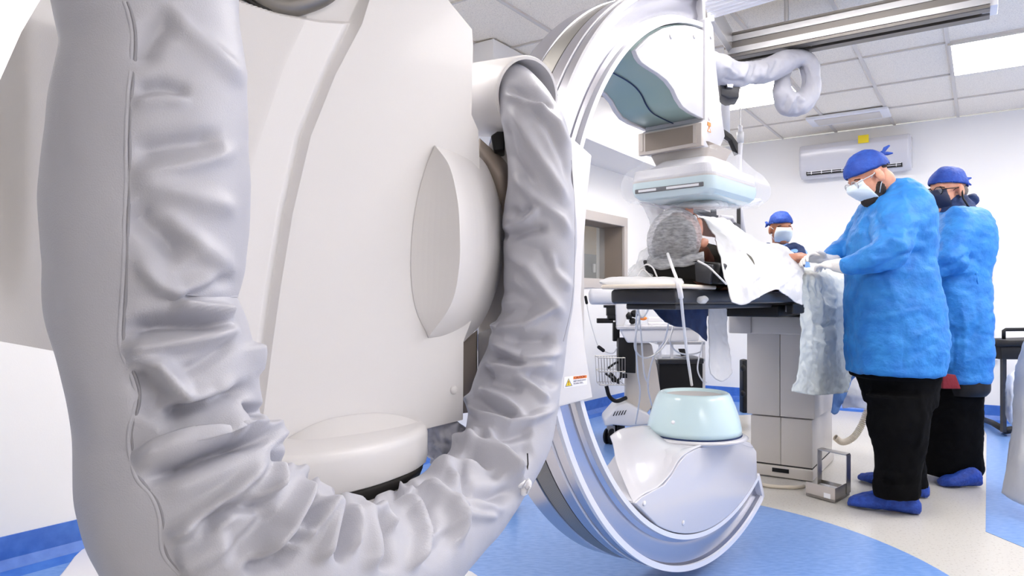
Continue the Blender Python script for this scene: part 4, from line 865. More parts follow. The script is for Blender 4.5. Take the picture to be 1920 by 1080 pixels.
mb = MB(); gd = unit(P(1508, 480, 3.48)-FW); hand_shapes(mb, FW, gd, unit(np.array([.1, -.4, -.8])), unit(np.array([0, -.8, .5])), .5, 1.0); mb.capsule([FW-gd*.05, FW+gd*.02], [.036, .028]); mb.build('glove', 'glove', p1, voxel=.004, sm=2)
# --- person 2: navy mask
Y2 = 3.86
p2 = thing('person', 'person in black glasses, navy mask, blue cap and blue gown standing furthest right', 'person', P(1795, 905, Y2)*[1, 1, 0])
hd2 = Head(P(1777, 357, Y2), (-.97, -.22, -.12), (-.06, 0, 1), 1.0)
mb = MB(); hd2.shapes(mb); mb.capsule([hd2.p(-.02, 0, -.06), P(1795, 392, Y2), P(1795, 410, Y2)], [.062, .07, .085]); mb.capsule([P(1795, 430, Y2), P(1795, 520, Y2), P(1795, 620, Y2)], [.12, .13, .13])
for dy in (-.1, .1): mb.capsule([P(1788, 640, Y2+dy*.6), P(1784, 780, Y2+dy*.5), P(1784+dy*100, 885, Y2+dy*.4)], [.07, .045, .03])
mb.capsule([P(1796, 425, Y2-.13), P(1782, 490, Y2-.17), P(1722, 517, Y2-.11)], [.045, .032, .024]); mb.capsule([P(1780, 425, Y2+.16), P(1750, 500, Y2+.2), P(1700, 520, Y2+.1)], [.05, .04, .03])
hand_shapes(mb, P(1712, 521, Y2-.1), unit(np.array([-1, .15, -.1])), unit(np.array([0, .6, -.8])), unit(np.array([-.1, .8, .5])), .4); hand_shapes(mb, P(1698, 521, Y2+.1), unit(np.array([-1, -.1, -.1])), unit(np.array([0, -.6, -.8])), unit(np.array([-.1, -.8, .5])), .4)
mb.build('body', 'skin', p2, voxel=.007, sm=4); hd2.eyes(p2)
mb = MB(); hd2.e(mb, -.050, 0, -.012, .050, .070, .050); mb.build('hair', 'hairg', p2, smooth=True)
hd2.cap(p2, 'cap', (-.118, .0, .04), .055); hd2.mask(p2, 'maskn', 'black'); hd2.glasses(p2, 'black', .026)
mb = MB(); rows(mb, [(367, 1771, 1806, .062, 0), (374, 1765, 1812, .072, 0), (382, 1760, 1818, .082, 0), (392, 1756, 1824, .095, 0), (402, 1758, 1828, .11, 0)], Y2); mb.ell(P(1822, 376, Y2), [v3((.03, 0), 0), np.array([0, .045, 0]), ZV*.038]); mb.build('neck_guard', 'navy', p2, voxel=.006, sm=3, post=cloth_post(30, .006, 40, .004)); p2.children[-1]['label'] = 'dark blue neck collar'
mb = MB(); mb.tube([P(x, y, Y) for x, y, Y in ((1803, 352, Y2-.08), (1806, 372, Y2-.1), (1816, 388, Y2-.12), (1836, 402, Y2-.06))], .005, 8); mb.build('mask_strap', 'black', p2, smooth=True)
mb = MB(); rows(mb, [(392, 1768, 1822, .12, 0), (402, 1752, 1834, .18, 0), (420, 1744, 1843, .22, 0), (450, 1740, 1846, .23, 0), (500, 1732, 1844, .21, 0), (540, 1728, 1842, .205, 0), (600, 1728, 1842, .21, 0), (660, 1732, 1842, .21, 0), (708, 1736, 1841, .21, 0), (714, 1740, 1838, .20, 0)], Y2)
mb.capsule([P(1796, 420, Y2-.13), P(1782, 488, Y2-.20), P(1728, 512, Y2-.14), P(1706, 520, Y2-.1)], [.10, .085, .05, .045]); mb.capsule([P(1780, 420, Y2+.15), P(1750, 495, Y2+.2), P(1692, 521, Y2+.1)], [.09, .07, .045])
gs2 = [([(1745, 505), (1780, 500), (1815, 480), (1840, 495)], 5, -.016), ([(1750, 520), (1790, 512), (1838, 508)], 4, .010), ([(1765, 560), (1800, 545), (1835, 540)], 5, -.006), ([(1760, 430), (1790, 450), (1800, 480)], 7, -.006), ([(1800, 560), (1812, 620), (1805, 690)], 5, .007), ([(1760, 590), (1790, 610), (1835, 600)], 6, .008), ([(1765, 640), (1800, 632), (1832, 640)], 6, -.008), ([(1790, 620), (1786, 700)], 3, -.008), ([(1825, 560), (1835, 600), (1822, 640)], 5, -.008)]
gw2 = mb.build('surgical_gown', 'gown', p2, voxel=.011, sm=6, post=cloth_post(7, .014, 17, .010, gs2, 9, (.9, .9, 1.5)))
mb = MB(); b = P(1829, 512, Y2-.2); mb.ell(b, [v3((.012, 0), 0), np.array([0, .012, 0]), ZV*.012]); mb.capsule([b, b+[.02, 0, .02], b+[.035, 0, .015]], [.006, .008, .004], 8, 3); mb.capsule([b, b+[.008, 0, -.03], b+[.012, 0, -.055]], [.006, .008, .005], 8, 3); mb.build('gown_tie', 'gown', gw2, smooth=True)
mb = MB(); rows(mb, [(690, 1742, 1838, .19, 0), (716, 1744, 1836, .20, 0), (728, 1746, 1834, .20, 0), (736, 1746, 1828, .19, 0)], Y2)
mb.build('lead_apron', 'black', p2, smooth=True)
MB().prism([P(1768, 700, Y2-.215), P(1792, 703, Y2-.215), P(1802, 729, Y2-.212), P(1768, 729, Y2-.212)], np.array([0, .02, 0])).build('apron_pocket', 'red', p2, bevel=.003); p2.children[-1]['label'] = 'dark red panel'
mb = MB(); rows(mb, [(700, 1738, 1832, .17, 0), (740, 1738, 1829, .17, 0), (790, 1730, 1829, .16, 0), (850, 1728, 1832, .15, 0), (880, 1730, 1836, .13, 0), (890, 1738, 1832, .10, 0)], Y2)
mb.build('trousers', 'trouser', p2, voxel=.011, sm=5, post=cloth_post(9, .010, 25, .006, (), 7))
sc2 = lambda m: m.build('shoe_cover', 'shoe', p2, smooth=True, subs=1, post=lambda v, n: v+n*np.array([nz(p, 28, 4)*.007+nz(p, 60)*.003 for p in v])[:, None]*np.clip(v[:, 2:]/.02, 0, 1))
sc2(shoe(MB(), G(1838, 912), G(1762, 912), .10, .06)); sc2(shoe(MB(), G(1790, 880), G(1716, 880), .095, .055))
# --- person 3: behind the table
Y3 = 5.3
p3 = thing('person', 'person in white mask and navy vest seen frontally behind the patient drape', 'person', P(1463, 800, Y3)*[1, 1, 0])
hd3 = Head(P(1464, 428, Y3), (-.02, -1, -.12), (0, 0, 1), .97)
mb = MB(); hd3.shapes(mb); mb.capsule([hd3.p(-.02, 0, -.06), P(1464, 460, Y3+.03), P(1464, 480, Y3+.04)], [.058, .06, .08]); mb.capsule([P(1464, 500, Y3), P(1464, 620, Y3)], [.13, .13])
for q in (-1, 1):
    mb.capsule([P(1464+q*18, 640, Y3), P(1464+q*20, 740, Y3), P(1464+q*20, 800, Y3)], [.08, .06, .04]); mb.ell(np.array([P(1464+q*20, 700, Y3)[0], Y3-.06, .04]), [v3((.045, 0), 0), np.array([0, .12, 0]), ZV*.04])
    aw = P(1464+q*40, 560, Y3-.12); mb.capsule([P(1464+q*38, 485, Y3), P(1464+q*48, 540, Y3-.02), aw], [.05, .04, .03]); hand_shapes(mb, aw, unit(np.array([-q*.3, -1, -.2])), unit(np.array([0, 0, -1.])), unit(np.array([-q*1., 0, 0])), .4)
mb.build('body', 'skind', p3, voxel=.008, sm=4); hd3.eyes(p3); hd3.cap(p3, 'cap', (-.09, -.075, .03), .058); hd3.mask(p3)
mb = MB(); hd3.e(mb, -.05, 0, -.01, .05, .072, .05); mb.build('hair', 'hair', p3, smooth=True)
mb = MB(); rows(mb, [(457, 1450, 1478, .07, .04), (463, 1440, 1490, .09, .03), (470, 1430, 1499, .11, 0), (482, 1424, 1505, .13, 0), (510, 1424, 1506, .14, 0), (600, 1426, 1504, .15, 0), (650, 1428, 1502, .15, 0)], Y3)
for q in (-1, 1): mb.capsule([P(1464+q*34, 480, Y3), P(1464+q*46, 535, Y3-.02), P(1464+q*41, 556, Y3-.09)], [.068, .055, .045])
mb.build('scrub_shirt', 'sblue', p3, voxel=.011, sm=4)
mb = MB()
for q in (-1, 1): mb.tube([P(1464+q*9, 464, Y3-.11), P(1464+q*24, 462, Y3-.06), P(1464+q*34, 468, Y3-.02), P(1464+q*36, 480, Y3-.08), P(1464+q*28, 500, Y3-.14)], [.02, .035, .045, .05, .05], 14)
rows(mb, [(466, 1444, 1456, .02, -.1), (480, 1430, 1500, .15, 0), (520, 1428, 1502, .155, 0), (620, 1430, 1500, .16, 0)], Y3)
mb.build('lead_vest', 'navy', p3, voxel=.011, sm=4)
mb = MB()
for q in (-1, 1): rows(mb, [(640, 1464+q*20-20, 1464+q*20+20, .1, 0), (720, 1464+q*20-17, 1464+q*20+17, .08, 0), (800, 1464+q*20-15, 1464+q*20+15, .07, 0)], Y3)
mb.build('trousers', 'navy', p3, voxel=.012, sm=3)
# --- patient lying on the table
p4 = thing('person', 'patient lying on the table in a grey see-through bouffant cap', 'person', T(.2, 0, 1.05))
ax4 = unit(AV*1.0+ZV*.08); fw4 = unit(-AV*.08+BV*.22+ZV*1.0)
hd4 = Head(P(1276, 446, 2.52), fw4, -ax4, 1.0)
mb = MB(); hd4.shapes(mb); mb.capsule([hd4.p(-.02, 0, -.07), T(.26, 0, 1.14), T(.34, 0, 1.14)], [.06, .065, .09])
mb.capsule([T(.34, -.13, 1.12), T(.36, 0, 1.13), T(.34, .12, 1.12)], [.06, .08, .055]); mb.capsule([T(.4, 0, 1.11), T(.7, 0, 1.10), T(.95, 0, 1.10)], [.075, .07, .065])
for q in (-1, 1): mb.capsule([T(.95, .07*q, 1.11), T(1.35, .07*q, 1.10), T(1.70, .07*q, 1.10), T(1.74, .07*q, 1.15)], [.065, .05, .035, .03])
pw = P(1490, 484, 3.62)
mb.capsule([T(.34, .11, 1.11), T(.60, .09, 1.09), T(.88, .07, 1.08)], [.04, .035, .028])
mb.capsule([T(.34, -.17, 1.14), T(.70, -.14, 1.14), pw-[.06, .0, .01], pw], [.045, .038, .030, .027])
hand_shapes(mb, pw, unit(P(1524, 481, 3.58)-pw), unit(np.array([.1, -.15, -1.])), unit(np.array([-.1, -.9, .4])), .5, 1.0)
mb.build('body', 'skin', p4, voxel=.006, sm=3); hd4.eyes(p4)
mb = MB(); mb.capsule([T(.30, -.16, 1.13), T(.31, 0, 1.155), T(.30, .13, 1.13)], [.075, .088, .075]); mb.capsule([T(.38, 0, 1.12), T(.5, 0, 1.10), T(.6, 0, 1.09)], [.08, .06, .05]); mb.build('patient_gown', 'olive', p4, voxel=.008, sm=3, post=cloth_post(14, .006, 30, .004))['label'] = 'grey green gown at the shoulder'
mb = MB(); hd4.e(mb, -.015, 0, .052, .100, .080, .076); mb.build('hair', 'hair', p4, smooth=True)
cpc = hd4.p(-.005, .004, .052)
mb = MB(); mb.ell(cpc, [hd4.f*.112, hd4.s*.094, hd4.u*.098], 64, 40, z0=-.45)
qc = proj(cpc[None])[0]
cs = [([(1262, 470), (1240, 450), (1226, 430)], 2.5, .005), ([(1262, 472), (1246, 440), (1240, 410)], 2.5, .005), ([(1263, 470), (1262, 440), (1262, 415)], 2.5, .004), ([(1264, 472), (1290, 460), (1312, 450)], 2.5, .005), ([(1266, 474), (1290, 470), (1316, 466)], 2.5, .005), ([(1262, 390), (1258, 410), (1268, 430)], 2.5, .004), ([(1300, 395), (1308, 420), (1316, 450)], 2.5, .004)]
mb.build('bouffant_cap', 'cap_net', p4, smooth=True, post=lambda v, n: v+n*(strokes(v, n, cs)+np.array([nz(p, 50)*.003+nz(p*np.array([1, 1, 2.2]), 90)*.0015 for p in v]))[:, None])

# ------------------------------------------------------------------ sheets
def sheet(name, C, nu, nv, m, label, cat, S=(), a1=.006, a2=.004, solid=.004, sc=(8, 22), seed=0, st=(1, 1, 1), group=None, parent=None):
    o = MB().grid(pxgrid(C, nu, nv)).build(name, m, parent, smooth=True, post=cloth_post(sc[0], a1, sc[1], a2, S, seed, st)); so_ = o.modifiers.new('o', 'SOLIDIFY'); so_.thickness = solid; so_.offset = 0
    if label: tag(o, label, cat, group)
    return o
rows_ = [[(1303, 440, 3.02), (1338, 445, 3.15), (1362, 450, 3.3), (1392, 470, 3.5), (1424, 490, 3.75), (1460, 490, 4.05), (1484, 500, 4.2), (1500, 510, 4.2)],
         [(1312, 404, 2.86), (1342, 406, 3.00), (1366, 411, 3.13), (1395, 435, 3.36), (1428, 455, 3.60), (1463, 458, 3.90), (1484, 472, 4.0), (1500, 494, 4.0)],
         [(1334, 430, 2.62), (1362, 438, 2.74), (1392, 453, 2.88), (1420, 468, 3.05), (1448, 478, 3.22), (1472, 484, 3.40), (1490, 493, 3.52), (1506, 504, 3.60)],
         [(1349, 475, 2.42), (1375, 482, 2.54), (1402, 490, 2.66), (1430, 500, 2.82), (1455, 508, 2.97), (1478, 515, 3.12), (1492, 520, 3.22), (1504, 524, 3.30)],
         [(1361, 520, 2.34), (1385, 524, 2.43), (1410, 528, 2.53), (1436, 530, 2.69), (1460, 530, 2.84), (1480, 535, 2.96), (1493, 540, 3.08), (1504, 545, 3.17)],
         [(1373, 566, 2.32), (1391, 572, 2.41), (1412, 563, 2.50), (1438, 549, 2.66), (1458, 543, 2.80), (1476, 554, 2.92), (1490, 566, 3.05), (1504, 572, 3.14)]]
ds = [([(1345, 430), (1375, 470), (1392, 530), (1400, 565)], 5, .014), ([(1360, 450), (1362, 490), (1372, 540)], 4, -.010), ([(1375, 480), (1410, 465), (1440, 470)], 4, .010), ([(1320, 412), (1360, 425), (1400, 450), (1430, 480)], 5, -.009), ([(1430, 500), (1455, 490), (1475, 470)], 4, .012), ([(1405, 540), (1430, 520), (1470, 500), (1500, 490)], 4, -.010), ([(1385, 560), (1380, 520), (1390, 490)], 4, -.008), ([(1400, 430), (1415, 460), (1430, 500)], 4, .008), ([(1460, 540), (1480, 520), (1500, 505)], 4, .010), ([(1350, 480), (1380, 500), (1420, 510)], 4, .007)]
sheet('patient_drape', rows_, 90, 140, 'drape', 'white cloth drape spread over the patient from neck to legs', 'drape', ds, .010, .010, sc=(7, 15), solid=.003)
C = [[(1478, 502, 4.1), (1520, 500, 4.1), (1560, 505, 4.1), (1590, 512, 4.1)], [(1494, 520, 3.45), (1530, 512, 3.62), (1562, 520, 3.75), (1590, 530, 3.85)], [(1500, 560, 3.30), (1532, 555, 3.46), (1564, 558, 3.62), (1597, 565, 3.76)], [(1502, 620, 3.27), (1534, 620, 3.44), (1566, 622, 3.62), (1598, 625, 3.76)], [(1499, 690, 3.25), (1532, 695, 3.44), (1564, 695, 3.62), (1596, 690, 3.76)], [(1486, 734, 3.22), (1528, 741, 3.42), (1562, 739, 3.62), (1592, 735, 3.76)]]
fs = [([(x, 520), (x+3, 600), (x+8, 700)], 3, h) for x, h in ((1512, .014), (1520, -.012), (1534, .016), (1545, -.012), (1557, .014), (1572, -.010), (1583, .012))]+[([(1515, 630), (1540, 645), (1560, 632)], 3, .012), ([(1520, 600), (1545, 615), (1570, 605)], 3, -.012), ([(1530, 560), (1560, 580), (1585, 570)], 3, .010)]
sheet('hanging_sheet', C, 90, 70, 'paper', 'crumpled white paper sheet hanging over the side of the table beside the blue gown', 'sheet', fs, .012, .016, .002, (10, 26), 3)
C = [[(1213, 566, 2.60), (1250, 564, 2.66), (1290, 566, 2.74), (1328, 568, 2.82)], [(1230, 582, 2.60), (1258, 590, 2.66), (1292, 592, 2.74), (1327, 600, 2.82)], [(1248, 603, 2.60), (1266, 612, 2.66), (1294, 616, 2.74), (1326, 640, 2.82)]]
sheet('navy_cloth', C, 30, 40, 'navy', 'dark navy cloth hanging in a point below the head of the table', 'cloth', [([(1240, 575), (1290, 605), (1322, 632)], 5, .01)], .012, .006, .004, (8, 20), 5)
C = [[(1329, 566, 3.05), (1340, 568, 3.1), (1352, 572, 3.15), (1363, 580, 3.2)], [(1330, 600, 3.05), (1340, 610, 3.1), (1352, 610, 3.15), (1362, 620, 3.2)], [(1330, 650, 3.05), (1341, 655, 3.1), (1356, 660, 3.15), (1368, 660, 3.2)], [(1334, 700, 3.05), (1342, 712, 3.1), (1356, 714, 3.15), (1373, 699, 3.2)]]
sheet('hanging_towel', C, 50, 24, 'drape', 'cream white cloth hanging from the table rail left of the pedestal', 'cloth', [([(1345, 580), (1343, 640), (1350, 700)], 3, .016), ([(1355, 590), (1358, 640)], 3, -.012), ([(1335, 660), (1350, 672), (1368, 690)], 3, .012)], .010, .008, .004, (9, 24), 6)
C = [[(1182, 500, 2.66), (1200, 478, 2.70), (1222, 462, 2.72), (1238, 462, 2.72)], [(1178, 512, 2.56), (1196, 500, 2.56), (1218, 488, 2.58), (1236, 480, 2.6)], [(1176, 522, 2.48), (1192, 521, 2.47), (1208, 521, 2.46), (1222, 519, 2.46)]]
sheet('crumpled_gown', C, 24, 36, 'filmw', 'crumpled white plastic sheet left of the patient head', 'sheet', (), .016, .012, .003, (12, 28), 7)
# clear film bags
def film(levels, c, nm, m, lab, par=None):
    o = stack(levels, c).build(nm, m, par, smooth=True, post=lambda v, n: v+n*np.array([nz(p, 12, 3)*.012+abs(nz(p*np.array([1, 1, .5]), 30, 1))*.009 for p in v])[:, None]); return tag(o, lab, 'plastic cover')
def film2(levels, c, nm, m, lab):
    L = []
    LV = spl([(z, 0, hx, hy, r) for hx, hy, r, z in levels][::-1], 40)
    g = [[RP(c[0]+x, z, c[1]+y) for x, y in rrect(hx, hy, r, 14)] for z, _, hx, hy, r in LV]
    o = MB().grid(g, cv=True).build(nm, m, None, smooth=True, post=lambda v, n: v+n*np.array([nz(p, 11, 3)*.012+max(0, nz(p*np.array([1, 1, .6]), 24, 1))*.018 for p in v])[:, None]); return tag(o, lab, 'plastic cover')
film2([(.12, .13, .04, 1.535), (.165, .15, .05, 1.50), (.222, .178, .05, 1.462), (.240, .195, .05, 1.42), (.236, .190, .05, 1.385), (.215, .17, .05, 1.358)], DCT, 'plastic_cover', 'film', 'clear plastic bag pulled over the flat detector head')
C = [[(1205, 372, 2.70), (1260, 374, 2.62), (1340, 368, 2.50), (1372, 374, 2.58), (1425, 372, 2.85)], [(1200, 378, 2.66), (1256, 386, 2.56), (1330, 385, 2.45), (1372, 387, 2.56), (1428, 377, 2.85)], [(1210, 382, 2.72), (1258, 392, 2.62), (1310, 392, 2.54), (1370, 389, 2.62), (1420, 382, 2.9)]]
sheet('plastic_film', C, 24, 90, 'filmw', 'milky plastic film sagging under the detector', 'plastic cover', (), .008, .012, .0015, (10, 26), 2)
C = [[(1196, 376, 2.72), (1215, 380, 2.70), (1245, 386, 2.68)], [(1208, 392, 2.72), (1224, 398, 2.70), (1244, 398, 2.68)], [(1216, 410, 2.72), (1226, 412, 2.70), (1238, 408, 2.68)], [(1220, 430, 2.72), (1226, 424, 2.70), (1230, 418, 2.68)]]
sheet('film_tail', C, 20, 16, 'filmw', 'loose end of white film hanging between detector and patient cap', 'plastic cover', (), .010, .008, .0015, (14, 30), 8)

# ------------------------------------------------------------------ lines and tubes over the head of the table
def line(name, pts, r, m, label, n=60, cat='cord', group=None):
    q = spl([tuple(P(*p)) for p in pts], n); return tag(MB().tube(q, r, 8).build(name, m, smooth=True), label, cat, group)
iv = thing('infusion_line', 'clear infusion tube running from the patient cap down to the x-ray tube cone', 'tube', P(1297, 720, 2.5))
q = spl([tuple(P(*p)) for p in [(1252, 476, 2.40), (1262, 505, 2.30), (1271, 530, 2.20), (1276, 552, 2.20), (1281, 600, 2.30), (1288, 660, 2.45), (1297, 722, 2.58)]], 80)
MB().tube(q, .0052, 10).build('tube', 'cable', iv, smooth=True); MB().tube(q[26:34], .0085, 12).build('connector', 'white', iv, smooth=True)
line('white_cord', [(1308, 489, 2.30), (1328, 500, 2.30), (1345, 516, 2.30), (1362, 533, 2.32)], .0032, 'cable', 'white cord crossing the black head support towards the drape')
line('white_cord', [(1222, 520, 2.42), (1206, 506, 2.44), (1196, 520, 2.42), (1212, 522, 2.40)], .0028, 'cable', 'small white cord loop lying left of the head support')
line('white_cord', [(1200, 505, 2.46), (1212, 496, 2.44), (1224, 502, 2.42), (1232, 519, 2.40)], .0028, 'cable', 'white cord arching over the left end of the head support')
for k, (pl_, lb) in enumerate((([(1194, 580, 3.0), (1192, 640, 3.2), (1196, 700, 3.4), (1200, 740, 3.6), (1192, 795, 3.8)], 'leftmost white cord of the bundle hanging under the table'),
                ([(1197, 580, 3.0), (1203, 640, 3.1), (1208, 700, 3.2), (1216, 720, 3.25)], 'white cord under the table ending in a small hook'),
                ([(1200, 590, 3.0), (1190, 650, 3.1), (1210, 671, 3.2), (1240, 655, 3.3), (1262, 620, 3.3)], 'white cord under the table sagging in a wide loop to the right'),
                ([(1255, 600, 3.1), (1245, 640, 3.2), (1225, 670, 3.3), (1215, 720, 3.4), (1222, 760, 3.5)], 'grey cord slanting down to the left under the table'),
                ([(1262, 612, 3.3), (1256, 640, 3.3), (1275, 662, 3.4), (1312, 660, 3.5), (1318, 640, 3.5)], 'thin cord looping right towards the shelf unit'),
                ([(1315, 650, 3.6), (1308, 690, 3.6), (1316, 712, 3.6), (1325, 718, 3.6)], 'thin white cord hanging at the right end of the shelf unit'),
                ([(1200, 570, 2.9), (1215, 578, 2.95), (1205, 595, 3.0), (1196, 585, 2.95), (1198, 572, 2.9)], 'short white cord coiled just under the table top'))):
    line('lead_wire', pl_, .004, 'cable', lb, cat='cord')
tag(MB().ell(P(1318, 562, 2.36), [np.array([.02, 0, 0]), np.array([0, .01, 0]), ZV*.014]).build('tape_scrap', 'filmw', smooth=True, post=lambda v, n: v+n*np.array([nz(p, 60)*.006 for p in v])[:, None]), 'crumpled clear tape stuck on the table edge', 'tape')

# ------------------------------------------------------------------ trolley and injector behind the head of the table
YC = 5.0
cart = thing('equipment_trolley', 'white medical trolley with tray, tapered column and black castors under the table head', 'trolley', P(1200, 822, YC)*[1, 1, 0])
MB().prism([P(1160, 614, YC-.25), P(1314, 612, YC-.25), P(1310, 640, YC-.25), P(1176, 643, YC-.25)], np.array([.05, .42, 0])).build('tray', 'white', cart, bevel=.012)
MB().prism([P(1156, 612, YC-.27), P(1316, 610, YC-.27), P(1316, 616, YC-.27), P(1157, 618, YC-.27)], np.array([.05, .46, 0])).build('tray_rim', 'shellb', cart, bevel=.005)
MB().prism([P(1172, 645, YC-.1), P(1222, 645, YC-.1), P(1232, 690, YC-.1), P(1240, 745, YC-.1), P(1190, 800, YC-.1), P(1172, 775, YC-.1)], np.array([.02, .16, 0])).build('column', 'column', cart, bevel=.012)
MB().prism([P(1133, 788, YC-.2), P(1158, 760, YC-.2), P(1175, 755, YC-.2), P(1218, 778, YC-.2), P(1222, 796, YC-.2), P(1180, 800, YC-.2), P(1150, 797, YC-.2), P(1134, 800, YC-.2)], np.array([.02, .30, 0])).build('base', 'white', cart, bevel=.012)
for k in range(5): MB().prism([P(1153+5*k, 772-.6*k, YC-.203), P(1155+5*k, 771-.6*k, YC-.203), P(1151+5*k, 780-.6*k, YC-.203), P(1149+5*k, 780-.6*k, YC-.203)], np.array([0, .004, 0])).build('vent_slot', 'dark', cart)
for px, Y in ((1143, YC-.14), (1212, YC-.14), (1160, YC+.16), (1232, YC+.16)):
    c = P(px, 0, Y); c[2] = .055; w_ = MB()
    for o_ in (-.018, .018): w_.tube([c+BV*(o_-.011), c+BV*(o_-.006), c+BV*(o_+.006), c+BV*(o_+.011)], [.046, .055, .055, .046], 28)
    k = w_.build('castor', 'black', cart, smooth=False); shade(k.data, 40); MB().prism([c+[-.03, -.0, .02], c+[.03, 0, .02], c+[.03, 0, .075], c+[-.02, 0, .075]], BV*.01).build('castor_fork', 'shellg', k, bevel=.003)
MB().prism([P(1160, 634, YC-.22), P(1192, 634, YC-.22), P(1192, 700, YC-.22), P(1160, 698, YC-.22)], np.array([0, .10, 0])).build('power_box', 'black', cart, bevel=.005)
MB().prism([P(1166, 701, YC-.2), P(1176, 701, YC-.2), P(1176, 709, YC-.2), P(1166, 709, YC-.2)], np.array([0, .05, 0])).build('box_plug', 'black', cart)
for nm, x0, x1, y0, y1, Y, m, lb in (('paper_stack', 1182, 1196, 606, 611, YC-.1, 'label', 'small white paper block at the left of the trolley tray'), ('paper_sheet', 1216, 1256, 605, 609.5, YC-.1, 'label', 'white papers lying on the trolley tray'), ('paper_box', 1215, 1243, 595, 605, YC+.04, 'white', 'low white box behind the papers on the trolley tray'), ('black_tray', 1258, 1282, 603, 609, YC-.1, 'black', 'small black tray on the right of the trolley tray')):
    tag(MB().prism([P(x0, y1, Y), P(x1, y1, Y), P(x1, y0, Y), P(x0, y0, Y)], np.array([.02, .12, 0])).build(nm, m, bevel=.003), lb, 'box' if 'box' in nm else 'paper' if 'paper' in nm else 'tray')
jug = thing('power_injector', 'white cylinder-shaped contrast injector with black clamp above the trolley tray', 'medical device', P(1150, 612, YC-.1))
ca = np.array([P(1104, 556, YC-.1), P(1107, 556, YC-.1), P(1110, 556, YC-.1), P(1172, 556, YC-.1), P(1176, 556, YC-.1)]); MB().tube(ca, [.030, .052, .057, .057, .050], 36).build('injector_head', 'white', jug, smooth=True)
MB().prism([P(1154, 570, YC-.14), P(1176, 570, YC-.14), P(1178, 590, YC-.14), P(1170, 612, YC-.14), P(1156, 612, YC-.14)], np.array([0, .1, 0])).build('injector_body', 'white', jug, bevel=.01)
mb = MB()
for b in ((1133, 1160, 572, 577), (1138, 1154, 577, 592), (1140, 1158, 590, 601), (1120, 1150, 597, 606), (1150, 1162, 604, 640)): mb.prism([P(b[0], b[3], YC-.12), P(b[1], b[3], YC-.12), P(b[1], b[2], YC-.12), P(b[0], b[2], YC-.12)], np.array([0, .05, 0]))
mb.build('clamp', 'black', jug, bevel=.003)
for px, py, r in ((1178, 592, .03), (1190, 588, .03), (1186, 602, .025)): MB().ell(P(px, py, YC-.12), [np.array([r, 0, 0]), np.array([0, r, 0]), ZV*r*.9], 12, 8).build('control_knob', 'black', jug, smooth=True)
tag(MB().prism([P(1172, 562, YC+.2), P(1212, 560, YC+.2), P(1208, 600, YC+.2), P(1176, 604, YC+.2)], np.array([.02, .1, 0])).build('covered_device', 'filmw', bevel=.03), 'device under a white plastic bag right of the injector', 'medical device')
tag(MB().ell(P(1206, 597, YC-.1), [np.array([.028, 0, 0]), np.array([0, .02, 0]), ZV*.014]).build('orange_plug', 'orange', smooth=True), 'small orange plug on the trolley tray', 'plug')
kl = thing('sensor_cable', 'thin grey cable with black connectors hanging from the injector', 'cable', P(1140, 660, YC-.15))
MB().tube(spl([tuple(P(*p)) for p in [(1099, 560, YC-.15), (1104, 590, YC-.15), (1112, 620, YC-.15), (1122, 650, YC-.15), (1132, 658, YC-.15), (1150, 662, YC-.15), (1160, 646, YC-.15)]], 50), .0035, 8).build('wire', 'cable', kl, smooth=True)
MB().capsule([P(1098, 557, YC-.15), P(1100, 568, YC-.15)], [.010, .010]).build('connector', 'black', kl, smooth=True); MB().capsule([P(1123, 651, YC-.15), P(1131, 657, YC-.15)], [.013, .013]).build('connector', 'black', kl, smooth=True)
# wire basket on the column
bk_ = thing('wire_basket', 'grey wire basket with cables hung on the trolley column', 'basket', P(1148, 722, YC-.18))
x0, x1 = 1122, 1172; Yb = YC-.32; mb = MB(); R4 = lambda y, e=0: [P(x0+e, y, Yb), P(x1, y, Yb), P(x1, y, Yb)+[0, .18, 0], P(x0+e, y, Yb)+[0, .18, 0], P(x0+e, y, Yb)]
for y, e in ((671, 0), (697, 1), (722, 3)): mb.tube(R4(y, e), .0035, 6)
for k in range(10):
    x = x0+(x1-x0)*k/9; mb.tube([P(x, 671, Yb), P(x*.94+x1*.06, 722, Yb)], .0018, 6); q = P(x, 671, Yb)+[0, .18, 0]; mb.tube([q, P(x*.94+x1*.06, 722, Yb)+[0, .18, 0]], .0018, 6); mb.tube([P(x*.94+x1*.06, 722, Yb), P(x*.94+x1*.06, 722, Yb)+[0, .18, 0]], .0018, 6)
mb.build('basket_wire', 'steel', bk_)
tag(MB().tube(spl([tuple(P(*p)) for p in [(1140, 690, YC-.25), (1160, 680, YC-.2), (1164, 706, YC-.25), (1150, 715, YC-.25), (1145, 700, YC-.2), (1160, 718, YC-.25), (1135, 700, YC-.22)]], 60), .008, 8).build('cable_coil', 'black', smooth=True), 'black cable coiled inside the wire basket', 'cable')
tag(MB().tube(spl([tuple(P(*p)) for p in [(1137, 724, YC-.2), (1142, 742, YC-.2), (1155, 752, YC-.2), (1174, 746, YC-.15)]], 30), .014, 10).build('hose', 'black', smooth=True), 'short black hose curving under the wire basket', 'hose')
